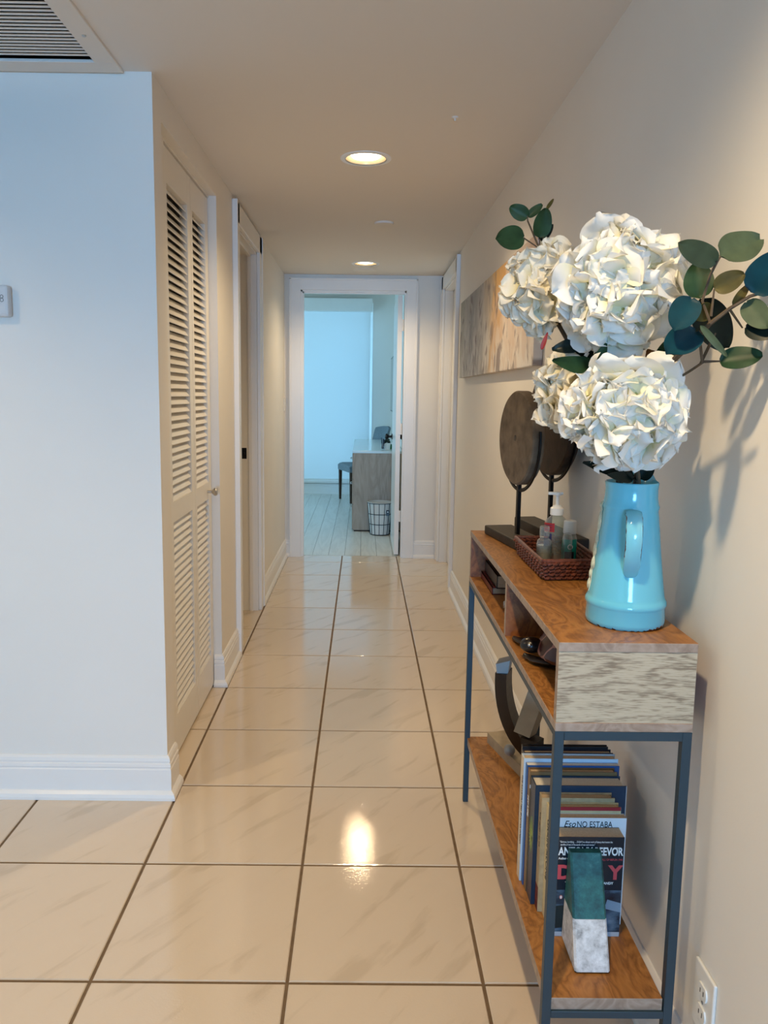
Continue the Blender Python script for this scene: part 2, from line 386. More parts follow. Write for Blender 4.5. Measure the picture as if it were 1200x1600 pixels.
# ---------------- open side door on the left (swung inward, away from view)
m = MB(); m.box(-.56, XL, 3.008, 3.02, 0, 2.10).box(-.515, -.495, 2.999, 3.008, 0, 2.10).box(-.56, XL, 2.283, 2.295, 0, 2.10).box(-.56, XL, 2.283, 3.02, 2.088, 2.10).box(-.515, -.495, 2.283, 3.008, 2.076, 2.088)
struct('trim_6', m, M['trim'])
d2 = struct_empty('door_2', (-.58, 2.31, 0), 'white side door standing open into the left room')
obj('door_leaf', MB().box(-1.13, -.565, 2.30, 2.335, .01, 2.085, .002), M['door'], d2)
sp = MB().box(-.556, -.528, 3.0065, 3.008, .920, .985, .001).box(-.550, -.538, 3.003, 3.0066, .945, .958)
obj('strike_plate', sp, M['blackmetal'], d2)
struct('wall_side_room', MB().box(-1.15, -.56, 3.40, 3.48, 0, ZC), W_)
# ---------------- bedroom door: leaf opened against the bedroom's right wall
d3 = struct_empty('door_3', (.445, 4.67, 0), 'white bedroom door opened inward with three hinges')
m = MB(); m.box(.420, .456, 4.668, 5.455, .012, 2.078, .0015)
lf3 = obj('door_leaf', m, M['trim'], d3)
for z in (1.848, 1.035, .33):
    h = MB(); h.lathe([(.006, -.045), (.006, .045)], (.463, 4.660, z), 10).box(.436, .463, 4.6645, 4.668, z-.045, z+.045)
    obj('hinge', h, M['trim'], lf3)
kn = MB(); kn.lathe([(.026, 0), (.026, -.006), (.011, -.010), (.010, -.030), (.020, -.036), (.027, -.048), (.026, -.058), (.016, -.066), (.004, -.067)], (.420, 5.39, .935), 20, axis='x')
obj('knob', kn, M['blackmetal'], lf3, label='dark round door knob facing the desk')
kn = MB(); kn.lathe([(.026, 0), (.026, .006), (.011, .010), (.010, .030), (.020, .036), (.027, .048), (.026, .058), (.016, .066), (.004, .067)], (.456, 5.39, .935), 20, axis='x')
obj('knob', kn, M['blackmetal'], lf3, label='dark round door knob facing the wall')
# ---------------- closed door on the right
m = MB(); m.box(XR, XR+.10, 4.458, 4.47, 0, 2.10).box(XR, XR+.10, 3.64, 3.652, 0, 2.10).box(XR, XR+.10, 3.64, 4.47, 2.088, 2.10).box(XR+.042, XR+.06, 4.449, 4.458, 0, 2.088).box(XR+.042, XR+.06, 3.652, 3.661, 0, 2.088)
struct('trim_7', m, M['trim'])
d4 = struct_empty('door_4', (XR+.08, 3.66, 0), 'white closed door in the right wall beside the far corner')
obj('door_leaf', MB().box(XR+.061, XR+.096, 3.655, 4.455, .01, 2.085), M['door'], d4)

# ================================================================== BEDROOM WINDOW
win = struct_empty('window_1', (-.84, 8.66, .12), 'tall bedroom window behind a lowered roller blind')
glass = bpy.data.materials.new('window_glass'); glass.use_nodes = True
n, l = nodes(glass); n.remove(n['Principled BSDF'])
tr = n.new('ShaderNodeBsdfTransparent'); gl = n.new('ShaderNodeBsdfGlossy'); gl.inputs['Roughness'].default_value = 0.02
mx = n.new('ShaderNodeMixShader'); mx.inputs[0].default_value = 0.06
l.new(tr.outputs[0], mx.inputs[1]); l.new(gl.outputs[0], mx.inputs[2]); l.new(mx.outputs[0], n['Material Output'].inputs[0])
M['glass'] = glass
m = MB(); m.box(-1.95, -1.90, 8.63, 8.69, .12, 2.46).box(.22, .27, 8.66, 8.70, .12, 2.46).box(-1.90, .22, 8.66, 8.70, 2.41, 2.46).box(-1.90, .22, 8.66, 8.70, .12, .17)
obj('window_frame', m, M['trim'], win)
obj('pane', MB().box(-1.90, .22, 8.676, 8.682, .17, 2.41), M['glass'], win)
obj('window_sill', MB().box(-1.97, .285, 8.555, 8.60, .150, .182, .004).box(-1.95, .27, 8.60, 8.66, .12, .18), M['trim'], win)
win_added = struct_empty('window_added', (-2.45, 6.9, .5), 'added bedroom side window, out of view, to brighten the room')  # unseen window, added as a frame for the side fill light
obj('window_frame', MB().box(-2.47, -2.41, 6.0, 6.05, .5, 2.3).box(-2.47, -2.41, 7.75, 7.8, .5, 2.3).box(-2.47, -2.41, 6.05, 7.75, 2.25, 2.3).box(-2.47, -2.41, 6.05, 7.75, .5, .55), M['trim'], win_added)
win2 = struct_empty('window_2', (0, -9.35, .1), 'living room window behind the camera')
m = MB(); m.box(-1.0, -.95, -9.39, -9.31, .1, 2.1).box(.90, .95, -9.39, -9.31, .1, 2.1).box(-.95, .9, -9.39, -9.31, 2.05, 2.1).box(-.95, .9, -9.39, -9.31, .1, .15)
obj('window_frame', m, M['trim'], win2)

fab = bpy.data.materials.new('blind_fabric'); fab.use_nodes = True
n, l = nodes(fab); n.remove(n['Principled BSDF'])
df = n.new('ShaderNodeBsdfDiffuse'); tl = n.new('ShaderNodeBsdfTranslucent'); mx = n.new('ShaderNodeMixShader'); mx.inputs[0].default_value = .40
for q in (df, tl): q.inputs[0].default_value = (.80, .82, .82, 1)
l.new(df.outputs[0], mx.inputs[1]); l.new(tl.outputs[0], mx.inputs[2]); l.new(mx.outputs[0], n['Material Output'].inputs[0])
bl = thing('roller_blind', 'pale translucent roller blind glowing blue in the bedroom window', 'blind', (-.8, 8.57, .183))
obj('blind_fabric', MB().box(-1.90, .238, 8.572, 8.5735, .195, 2.42), fab, bl)
obj('hem_bar', MB().box(-1.90, .238, 8.566, 8.579, .183, .203, .003), M['plastic'], bl)
obj('valance', MB().box(-1.96, .262, 8.49, 8.60, 2.345, 2.505, .006), M['trim'], bl)

# ================================================================== RECESSED LIGHTS
em = bpy.data.materials.new('lamp_glow'); em.use_nodes = True
n, l = nodes(em); n.remove(n['Principled BSDF']); e = n.new('ShaderNodeEmission')
e.inputs[0].default_value = (1.0, .86, .66, 1); e.inputs[1].default_value = 9
l.new(e.outputs[0], n['Material Output'].inputs[0])
def lamp(x, y, label, pw=LAMP_POWER, spot=math.radians(150), blend=.9):
    t = thing('recessed_light', label, 'ceiling light', (x, y, ZC), 'recessed lamps along the hall ceiling')
    obj('trim_ring', MB().lathe([(.079, .02), (.079, .0), (.080, -.004), (.098, -.003), (.100, 0), (.083, .001), (.083, .02)], (x, y, ZC), 48, caps=False), M['trim'], t)
    obj('reflector', MB().lathe([(.079, 0.0), (.074, .02), (.066, .06), (.06, .085), (.0, .085)], (x, y, ZC), 40, caps=False), M['brass'], t)
    obj('inner_ring', MB().lathe([(.079, .004), (.079, -.0035), (.0815, -.0042), (.0815, .004)], (x, y, ZC), 48, caps=False), M['black'], t)
    obj('bulb', MB().lathe([(.0, .001), (.038, .002), (.054, .006), (.060, .014), (.054, .05), (.03, .083)], (x, y, ZC), 32), em, t)
    L = bpy.data.lights.new('lamp', 'SPOT'); L.energy = pw; L.color = LAMP_COLOR; L.spot_size = spot; L.spot_blend = blend; L.shadow_soft_size = .032
    lo = bpy.data.objects.new('lamp_light', L); COL.objects.link(lo); lo.parent = t; lo.location = (0, 0, -.036)
lamp(*LAMPS[0], 'nearer glowing recessed lamp, large in the hall ceiling', LAMP_POWER*.65)
lamp(*LAMPS[1], 'farther glowing recessed lamp, just before the bedroom doorway', LAMP_POWER*.55)
lamp(*LAMPS[2], 'recessed lamp above the console end, outside the picture', LAMP_POWER*1.25)
lamp(*LAMPS[3], 'recessed lamp over the living room, outside the picture', LAMP_POWER*.75)

# ceiling fittings
obj('smoke_detector', MB().lathe([(.052, 0), (.052, -.006), (.049, -.010), (.0, -.011)], (.256, 2.745, ZC), 32), M['ceil'], label='small flat round cover plate between the two ceiling lamps', cat='cover plate')
obj('ceiling_plate', MB().lathe([(.085, 0), (.084, -.004), (.080, -.006), (.0, -.006)], (.150, 4.335, ZC), 40), M['ceil'], label='wide flat disc on the ceiling beyond the farther lamp', cat='cover plate')
hk = MB().lathe([(.012, 0), (.010, -.003), (.003, -.005), (.003, -.012), (.0, -.012)], (.448, 1.136, ZC), 12)
obj('ceiling_screw', hk, M['ceil'], label='tiny screw cap on the bare ceiling near the right wall', cat='screw')
# air vent
v = thing('air_vent', 'large ceiling air vent with dark gaps and thin slats', 'air vent', (-.9, .42, ZC))
m = MB(); zz0, zz1 = ZC-.008, ZC+.002
m.box(-1.31, -.542, .725, .795, zz0, zz1, .002).box(-1.31, -.542, .03, .10, zz0, zz1, .002).box(-.602, -.542, .0995, .7255, zz0, zz1, .002).box(-1.31, -1.25, .0995, .7255, zz0, zz1, .002)
obj('frame', m, M['ceil'], v)
obj('duct', MB().box(-1.25, -.60, .10, .725, ZC+.20, ZC+.21).box(-1.252, -1.25, .10, .725, ZC, ZC+.2).box(-.600, -.598, .10, .725, ZC, ZC+.2).box(-1.25, -.60, .725, .727, ZC, ZC+.2).box(-1.25, -.60, .098, .10, ZC, ZC+.2), M['dark'], v)
sm = MB().prism([(-.325, -.0026, .0018), (-.325, -.0024, .0028), (-.325, .0026, .0000), (-.325, .0024, -.0010)], (.65, 0, 0)).mesh('slat', M['ceil'])
for k in range(32):
    o = bpy.data.objects.new('slat', sm); o.location = (-.925, .110+.0193*k, ZC+.004); link(o, v)
obj('screw', MB().lathe([(.006, 0), (.005, -.002), (0, -.002)], (-.572, .56, ZC-.008), 10), M['steel'], v)

# thermostat
th = thing('thermostat', 'grey wall thermostat box with small printed symbols', 'thermostat', (-.96, .803, 1.52))
obj('body', MB().box(-1.04, -.893, .770, .803, 1.520, 1.612, .008), M['greyplastic'], th)
dk = pm('dark_print', (.05, .05, .05), .6)
pr = MB()
for cz, r in ((1.578, .0045), (1.568, .0050)):
    pts = [(-.911+r*math.cos(a)*1.0, .7695, cz+r*math.sin(a)) for a in [2*PI*k/14 for k in range(15)]]
    pr.tube(pts, .0007, 5)
obj('printed_symbols', pr, dk, th)
# light switch on left wall near the far corner
sw = thing('light_switch', 'white light switch plate on the left wall by the far corner', 'light switch', (XL, 4.575, 1.17))
obj('plate', MB().box(XL, XL+.006, 4.54, 4.61-.015, 1.165, 1.275, .002), M['plastic'], sw)
obj('toggle', MB().box(XL+.006, XL+.014, 4.562, 4.572, 1.21, 1.235, .002), M['plastic'], sw)
# wall outlet near the camera
ot = thing('wall_outlet', 'white double wall outlet on the right wall near the console', 'outlet', (XR, -.345, .23))
obj('plate', MB().box(XR-.006, XR, -.387, -.312, .195, .318, .0025), M['plastic'], ot)
for z in (.277, .236):
    s = MB(); pts = [(XR-.009, -.3495+.017*math.cos(a), z+max(-.0125, min(.0125, .017*math.sin(a)))) for a in [2*PI*k/24 for k in range(24)]]
    s.prism(pts, (.004, 0, 0)); so = obj('socket', s, M['plastic'], ot)
    obj('slots', MB().box(XR-.0094, XR-.0088, -.357, -.355, z-.004, z+.005).box(XR-.0094, XR-.0088, -.345, -.343, z-.004, z+.004), M['dark'], so)
obj('screw', MB().lathe([(.003, 0), (.003, -.0015), (0, -.0015)], (XR-.0055, -.3495, .2565), 10, axis='x'), M['steel'], ot)

# ================================================================== PAINTING
pt = bpy.data.materials.new('abstract_paint'); pt.use_nodes = True
n, l = nodes(pt); b = n['Principled BSDF']; b.inputs['Roughness'].default_value = .6
g_ = n.new('ShaderNodeNewGeometry'); sx = n.new('ShaderNodeSeparateXYZ'); l.new(g_.outputs['Position'], sx.inputs[0])
def mapped(sc, nscale, det=5, dist=.5):
    mp = n.new('ShaderNodeMapping'); mp.inputs['Scale'].default_value = sc; l.new(g_.outputs['Position'], mp.inputs[0])
    t = n.new('ShaderNodeTexNoise'); t.inputs['Scale'].default_value = nscale; t.inputs['Detail'].default_value = det; t.inputs['Distortion'].default_value = dist
    l.new(mp.outputs[0], t.inputs['Vector']); return t
t1 = mapped((1, 2.2, 1.2), 2.5); mA = n.new('ShaderNodeMath'); mA.operation = 'MULTIPLY_ADD'; mA.inputs[1].default_value = .38
l.new(t1.outputs['Fac'], mA.inputs[0])
mr = n.new('ShaderNodeMapRange'); mr.inputs[1].default_value = 1.12; mr.inputs[2].default_value = 3.19; mr.inputs[3].default_value = -.19; mr.inputs[4].default_value = .81
l.new(sx.outputs['Y'], mr.inputs[0]); l.new(mr.outputs[0], mA.inputs[2])
rA = ramp(n, [(0, (.55, .40, .32)), (.12, (.62, .50, .42)), (.24, (.58, .45, .36)), (.33, (.55, .30, .09)), (.42, (.62, .36, .10)), (.47, (.45, .36, .25)), (.56, (.42, .40, .37)), (.72, (.27, .27, .28)), (.86, (.40, .39, .36)), (1, (.30, .29, .22))])
l.new(mA.outputs[0], rA.inputs[0])
t2 = mapped((1, 11, 8.0), 1.0, 8, .8); r2 = ramp(n, [(.30, (.05, .05, .05)), (.46, (.45, .45, .45)), (.60, (1, 1, 1))]); l.new(t2.outputs['Fac'], r2.inputs[0])
mz = n.new('ShaderNodeMapRange'); mz.inputs[1].default_value = 1.40; mz.inputs[2].default_value = 1.80; mz.inputs[3].default_value = .95; mz.inputs[4].default_value = .12
l.new(sx.outputs['Z'], mz.inputs[0])
mm = n.new('ShaderNodeMath'); mm.operation = 'MULTIPLY'; l.new(r2.outputs[0], mm.inputs[0]); l.new(mz.outputs[0], mm.inputs[1])
mxA = n.new('ShaderNodeMix'); mxA.data_type = 'RGBA'; l.new(mm.outputs[0], mxA.inputs[0]); l.new(rA.outputs[0], mxA.inputs[6]); mxA.inputs[7].default_value = (.72, .69, .66, 1)
t3 = mapped((1, 10, 6.5), 1.3, 8, .7); r3 = ramp(n, [(.54, (0, 0, 0)), (.64, (.75, .75, .75))]); l.new(t3.outputs['Fac'], r3.inputs[0])
mxB = n.new('ShaderNodeMix'); mxB.data_type = 'RGBA'; l.new(r3.outputs[0], mxB.inputs[0]); l.new(mxA.outputs[2], mxB.inputs[6]); mxB.inputs[7].default_value = (.16, .12, .12, 1)
l.new(mxB.outputs[2], b.inputs['Base Color'])
bp = n.new('ShaderNodeBump'); bp.inputs['Strength'].default_value = .4; bp.inputs['Distance'].default_value = .003; l.new(t2.outputs['Fac'], bp.inputs['Height']); l.new(bp.outputs[0], b.inputs['Normal'])
pa = thing('painting', 'long abstract canvas painting with grey, ochre and white vertical streaks on right wall', 'painting', (XR, 2.15, 1.41))
obj('canvas', MB().box(XR-.034, XR-.001, 1.12, 3.19, 1.410, 1.853, .003), pt, pa)

# ================================================================== CONSOLE TABLE
cx0, cx1, cy0, cy1 = .494, .733, -.300, .805
ct = thing('console_table', 'long narrow wooden console table with slate metal legs along the right wall', 'console table', (.614, .25, 0))
def board(name, x0, x1, y0, y1, z0, z1, top, parent=ct, edge=True):
    me = MB().box(x0, x1, y0, y1, z0, z1, .0012).mesh(name, top)
    me.materials.append(M['wood_edge'])
    if edge:
        for f in me.polygons:
            if abs(f.normal.z) < .5: f.material_index = 1
    return obj(name, me, None, parent)
board('top_board', cx0, cx1, cy0, cy1, .874, .891, M['wood_top'])
board('bottom_board', cx0, cx1, cy0, cy1, .731, .747, M['wood_top'])
def panel(name, y0, y1, m1, m2, near):
    me = MB().box(cx0+.001, cx1-.0005, y0, y1, .747, .874).mesh(name, m2); me.materials.append(m1); me.materials.append(M['wood_edge'])
    for f in me.polygons:
        if f.normal.y < -.5: f.material_index = 1
        elif f.normal.x < -.5: f.material_index = 2
    return obj(name, me, None, ct)
panel('end_panel', cy0+.001, cy0+.018, M['wood_end'], M['wood_in'], True)
panel('end_panel', cy1-.018, cy1-.001, M['wood_in'], M['wood_in'], False)
panel('divider', .188, .205, M['wood_in'], M['wood_in'], False)
obj('back_panel', MB().box(cx1-.010, cx1-.001, cy0+.018, cy1-.018, .747, .874), M['wood_in'], ct)
board('shelf', cx0+.008, cx1-.018, cy0+.004, cy1-.004, .194, .218, M['wood_top'])
q = .0165
for x, y in ((cx0, cy0), (cx1-q, cy0), (cx0, cy1-q), (cx1-q, cy1-q)):
    obj('leg', MB().box(x, x+q, y, y+q, 0, .731, .001), M['metal'], ct)
for y in (cy0, cy1-q):
    obj('rail', MB().box(cx0+q, cx1-q, y, y+q, .7145, .731, .001), M['metal'], ct)
    obj('rail', MB().box(cx0+q, cx1-q, y, y+q, .180, .194, .001), M['metal'], ct)
for x in (cx0, cx1-q):
    obj('rail', MB().box(x, x+q, cy0+q, cy1-q, .7185, .731, .001), M['metal'], ct)
    

# ================================================================== STONE DISCS ON STANDS
stone = pm('brown_stone', (.150, .105, .065), .8, var=.35, vscale=28, bump=.5, bscale=120)
stone2 = pm('dark_brown_wood', (.055, .030, .016), .6, var=.4, vscale=22, bump=.4, bscale=90)
blackwood = pm('black_stained_wood', (.022, .017, .013), .55, var=.3, vscale=30, bump=.2, bscale=80)
def disc_stand(label, base_c, ang, L, Wd, hz, rod_top, cz, R, th, mat, matlabel):
    """ang: heading of the base's long side (from +y towards +x); the disc faces the hall"""
    t = thing('stone_disc_stand', label, 'ornament', (base_c[0], base_c[1], .891), 'round discs on black stands', -ang)
    m = MB(); m.box(-Wd/2, Wd/2, -L/2, L/2, 0, hz, .004)
    obj('base', m, blackwood, t, local=True)
    zc = cz-.891
    obj('rod', MB().box(-.005, .005, -.0065, .0065, hz, zc-R+.002), M['blackmetal'], t, local=True)
    dsk = MB().lathe([(.0085, -th/2), (R-.004, -th/2), (R, -th/2+.004), (R, th/2-.004), (R-.004, th/2), (.0085, th/2), (.0085, -th/2)], (0, 0, zc), 56, caps=False, axis='x')
    obj('disc', dsk, mat, t, local=True)
    pts = [(0, (R+.007)*math.sin(a), zc-(R+.007)*math.cos(a)) for a in [math.radians(-100+200*k/40) for k in range(41)]]
    # cradle ring: wider than the stone at the bottom so a gap shows
    pts = [(x, y, z-(.008*max(0, math.cos(math.atan2(y, zc-z))))) for x, y, z in pts]
    obj('cradle', MB().tube(pts, .0035, 8, flat=1.6), M['blackmetal'], t, local=True)
disc_stand('brown round stone disc on black stand, nearer the far end of the console', (.598, .600), math.radians(-10), .315, .088, .027, 0, 1.190, .131, .034, stone, 'stone')
disc_stand('larger dark brown disc on black stand, half hidden behind the stone disc', (.706, .672), math.radians(-9), .40, .070, .036, 0, 1.238, .158, .034, stone2, 'wood')

# ================================================================== TRAY + BOTTLES
wick = pm('brown_wicker', (.150, .044, .024), .30, var=.6, vscale=150, bump=.2, bscale=300)
tr_ = thing('wicker_tray', 'brown woven wicker tray holding four small bottles on the console', 'tray', (.63, .29, .891))
def tray_ring(z, off):
    c = [(.574, .148), (.690, .160), (.690, .425), (.572, .425)]
    cxm = sum(p[0] for p in c)/4; cym = sum(p[1] for p in c)/4
    return [(p[0]+(off if p[0] > cxm else -off), p[1]+(off if p[1] > cym else -off), z) for p in c]
obj('tray_floor', MB().loft([tray_ring(.892, 0), tray_ring(.897, 0)]), wick, tr_)
core = MB()
a, b_ = tray_ring(.894, .001), tray_ring(.936, .012)
ai, bi = tray_ring(.896, -.004), tray_ring(.936, .007)
core.loft([ai, a, b_, bi], caps=False)
obj('tray_wall', core, wick, tr_)
st = MB()
def lerp(p, q_, t): return tuple(p[i]+(q_[i]-p[i])*t for i in range(3))
NR = 5
for k in range(NR):                                                     # woven strands: each row waves over and under the stakes
    f = (k+.5)/NR; ring = tray_ring(.894+.042*f, .001+.011*f)
    for s_ in range(4):
        p, q_ = Vector(ring[s_]), Vector(ring[(s_+1) % 4]); L = (q_-p).length; nn = int(L/.0125); dirv = (q_-p).normalized(); nor = Vector((dirv.y, -dirv.x, 0))
        for i in range(nn):
            u0, u1 = i/nn, (i+1)/nn
            sgn = 1 if (i+k) % 2 == 0 else .15
            c0 = p+(q_-p)*u0; c1 = p+(q_-p)*u1; cmid = (c0+c1)/2+nor*.0036*sgn
            st.tube([c0+nor*.0004-Vector((0,0,.0022)), cmid, c1+nor*.0004+Vector((0,0,.0022))], [.0030, .0046, .0030], 6)
            cmi = (c0+c1)/2-nor*(.0052+.0018*(1-sgn))
            st.tube([c0-nor*.0046-Vector((0,0,.0022)), cmi, c1-nor*.0046+Vector((0,0,.0022))], [.0026, .0036, .0026], 5)
obj('weave', st, wick, tr_, kind='stuff')
rim = MB(); rp = tray_ring(.938, .0105); rim.tube(rp+[rp[0], rp[1]], .0048, 7)
obj('rim', rim, wick, tr_)

def clear_mat(name, col, dens):
    m = bpy.data.materials.new(name); m.use_nodes = True
    n, l = nodes(m); n.remove(n['Principled BSDF'])
    tr = n.new('ShaderNodeBsdfTransparent'); tr.inputs[0].default_value = (*col, 1)
    df = n.new('ShaderNodeBsdfDiffuse'); df.inputs[0].default_value = (.80, .84, .80, 1)
    gl = n.new('ShaderNodeBsdfGlossy'); gl.inputs['Roughness'].default_value = .06
    m1 = n.new('ShaderNodeMixShader'); m1.inputs[0].default_value = dens
    l.new(tr.outputs[0], m1.inputs[1]); l.new(df.outputs[0], m1.inputs[2])
    lw = n.new('ShaderNodeLayerWeight'); lw.inputs[0].default_value = .35
    m2 = n.new('ShaderNodeMixShader'); l.new(lw.outputs['Facing'], m2.inputs[0])
    l.new(m1.outputs[0], m2.inputs[1]); l.new(gl.outputs[0], m2.inputs[2]); l.new(m2.outputs[0], n['Material Output'].inputs[0])
    return m
clear = clear_mat('clear_plastic', (.93, .95, .93), .10)
liquid = clear_mat('clear_gel', (.84, .90, .85), .14)
teal = pm('teal_label', (.0, .30, .22), .35); red = pm('red_label', (.42, .02, .02), .4); white = pm('white_print', (.85, .85, .83), .5)
navy = pm('navy_label', (.03, .03, .10), .4); greenp = pm('green_gel', (.03, .35, .18), .1, trans=.6)
TZ = .8975
def bottle(label, c, prof, wx=1.0, wy=1.0, mat=clear):
    t = thing('bottle', label, 'bottle', (c[0], c[1], TZ), None)
    m = MB().lathe(prof, (0, 0, 0), 24); 
    for v_ in m.bm.verts: v_.co.x = v_.co.x*wx+c[0]; v_.co.y = v_.co.y*wy+c[1]; v_.co.z += TZ
    obj('bottle_body', m, mat, t); return t
def shell(prof, th=.0012):
    inner = [(max(r-th, .0005), z) for r, z in prof[::-1]]
    return prof + inner
# pump bottle
c = (.641, .335)
t = bottle('tall clear pump bottle with white pump top and red label in tray', c, [(.003, 0), (.027, 0), (.029, .004), (.029, .098), (.026, .103), (.016, .113), (.013, .117), (.013, .124), (.0, .124)], 1.0, .72, liquid)
obj('pump', MB().lathe([(.0165, .117), (.0165, .134), (.012, .137), (.009, .141), (.0045, .142), (.0045, .165), (.009, .166), (.009, .172), (.003, .174)], (c[0], c[1], TZ), 20).box(c[0]-.024, c[0]+.013, c[1]-.006, c[1]+.006, TZ+.167, TZ+.174, .002), M['plastic'], t)
def wrap(c, r, wx, wy, a0, a1, z0, z1, eps=.0006, n_=12):
    m = MB(); r0 = []; r1 = []
    for k in range(n_+1):
        a = math.radians(a0+(a1-a0)*k/n_); r0.append((c[0]+(r+eps)*wx*math.cos(a), c[1]+(r+eps)*wy*math.sin(a), TZ+z0)); r1.append((c[0]+(r+eps)*wx*math.cos(a), c[1]+(r+eps)*wy*math.sin(a), TZ+z1))
    m.loft([r0, r1], caps=False, closed=False); m.smooth = True; return m
obj('label', wrap(c, .029, 1, .72, 175, 252, .076, .098), red, t, label='red printed label')
for k in range(3): obj('label_line', wrap(c, .0296, 1, .72, 185, 240, .080+.006*k, .0815+.006*k), navy, t)
obj('label', wrap(c, .029, 1, .72, 175, 240, .030, .072), navy, t, label='navy printed label')
# green-labelled bottle with white cap
c = (.664, .292)
t = bottle('small teal labelled bottle with white cap in tray', c, [(.003, 0), (.0150, 0), (.0165, .003), (.0165, .066), (.014, .076), (.009, .080), (.009, .084), (0, .084)], 1.05, .7, liquid)
obj('cap', MB().lathe([(.0155, .0775), (.0165, .079), (.0150, .108), (.013, .110), (0, .110)], (c[0], c[1], TZ), 20), M['plastic'], t)
obj('label', wrap(c, .0165, 1.05, .7, 180, 360, .010, .064), teal, t, label='teal wrap label')
em_ = MB(); em_.tube([(c[0]-.001+.0055*math.cos(a), c[1]-.0128, TZ+.046+.0055*math.sin(a)) for a in [2*PI*k/16 for k in range(17)]], .0012, 5)
obj('label_emblem', em_, white, t, label='white ring emblem')
obj('label_panel', wrap(c, .0172, 1.05, .7, 225, 300, .016, .034), M['dark'], t)
# slim clear bottle in front
c = (.651, .262)
t = bottle('slim clear tube bottle standing before the teal bottle in tray', c, [(.002, 0), (.0105, 0), (.0115, .002), (.0115, .072), (.010, .079), (.006, .084), (0, .085)], 1, 1, clear)
# clear bottle with clear cap
c = (.600, .282)
t = bottle('clear ribbed cap bottle nearest the tray corner', c, [(.003, 0), (.0165, 0), (.0180, .002), (.0180, .054), (.0155, .063), (.010, .067), (.010, .070), (0, .070)], 1.05, .75, clear)
obj('cap', MB().lathe([(.0115, .069), (.0120, .070), (.0120, .076), (.0115, .0765), (.0120, .077), (.0120, .083), (.0115, .0835), (.0120, .084), (.0118, .095), (.010, .097), (0, .097)], (c[0], c[1], TZ), 20), clear, t)
obj('liquid', MB().lathe([(.002, .002), (.0155, .002), (.0155, .050), (0, .050)], (c[0], c[1], TZ), 20), liquid, t)

# ================================================================== PITCHER
glaze = bpy.data.materials.new('turquoise_glaze'); glaze.use_nodes = True
n, l = nodes(glaze); b = n['Principled BSDF']; b.inputs['Roughness'].default_value = .12; b.inputs['Coat Weight'].default_value = .5; b.inputs['Coat Roughness'].default_value = .05
g_ = n.new('ShaderNodeNewGeometry'); sx = n.new('ShaderNodeSeparateXYZ'); l.new(g_.outputs['Position'], sx.inputs[0])
t = n.new('ShaderNodeTexNoise'); t.inputs['Scale'].default_value = 95; t.inputs['Detail'].default_value = 5; l.new(g_.outputs['Position'], t.inputs[0])
mr = n.new('ShaderNodeMapRange'); mr.inputs[1].default_value = .891; mr.inputs[2].default_value = .905; mr.inputs[3].default_value = .36; mr.inputs[4].default_value = -.3; l.new(sx.outputs['Z'], mr.inputs[0])
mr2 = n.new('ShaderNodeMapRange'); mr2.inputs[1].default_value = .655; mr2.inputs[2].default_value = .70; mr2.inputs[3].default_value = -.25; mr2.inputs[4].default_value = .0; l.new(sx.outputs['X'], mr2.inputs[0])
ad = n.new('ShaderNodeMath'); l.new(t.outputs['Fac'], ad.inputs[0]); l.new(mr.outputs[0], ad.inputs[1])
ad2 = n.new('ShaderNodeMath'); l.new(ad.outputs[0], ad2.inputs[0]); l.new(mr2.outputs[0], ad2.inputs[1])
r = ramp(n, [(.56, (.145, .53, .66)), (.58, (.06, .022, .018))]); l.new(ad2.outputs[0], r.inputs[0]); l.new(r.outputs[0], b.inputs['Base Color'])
tb = n.new('ShaderNodeTexNoise'); tb.inputs['Scale'].default_value = 22; l.new(g_.outputs['Position'], tb.inputs[0])
bp = n.new('ShaderNodeBump'); bp.inputs['Strength'].default_value = .12; bp.inputs['Distance'].default_value = .004; l.new(tb.outputs['Fac'], bp.inputs['Height']); l.new(bp.outputs[0], b.inputs['Normal']); l.new(bp.outputs[0], b.inputs['Coat Normal'])
VX, VY, VZ = .648, -.170, .891
vs = thing('pitcher', 'turquoise glazed ceramic pitcher with strap handle and chipped base, full of flowers', 'pitcher', (VX, VY, VZ))
prof = [(.060, 0), (.0675, .0005), (.0705, .004), (.0712, .010), (.0705, .034), (.0718, .037), (.0730, .041), (.0718, .046), (.0700, .049), (.0688, .052), (.0682, .055), (.0640, .085), (.0590, .125), (.0545, .165), (.0505, .200), (.0490, .212), (.0502, .216), (.0506, .219), (.0490, .223), (.0482, .226), (.0468, .235), (.0462, .250), (.0470, .258), (.0476, .262), (.0462, .2635), (.0440, .260), (.0430, .245), (.0455, .21), (.055, .14), (.064, .05), (.06, .01), (.0, .008)]
m = MB().lathe(prof, (VX, VY, VZ), 56)
for v_ in m.bm.verts:                                                  # spout pulled up and out at the rear right
    dx, dy = v_.co.x-VX, v_.co.y-VY; rr = math.hypot(dx, dy)
    if rr > .02:
        f = max(0, math.cos(math.atan2(dy, dx)-math.radians(55))); k_ = f**7*max(0, min(1, (v_.co.z-VZ-.225)/.038))
        v_.co.x += dx/rr*.020*k_; v_.co.y += dy/rr*.020*k_; v_.co.z += .018*k_
obj('pitcher_body', m, glaze, vs)
hd = Vector((-.24, -.97, 0)).normalized(); hs = Vector((hd.y*-1, hd.x, 0))
def hp(r_, z): return Vector((VX, VY, VZ+z)) + hd*r_
path = [hp(.046, .208), hp(.064, .214), hp(.080, .208), hp(.090, .194), hp(.094, .176), hp(.092, .156), hp(.085, .136), hp(.075, .119), hp(.065, .106), hp(.055, .098)]
m = MB(); rings = []
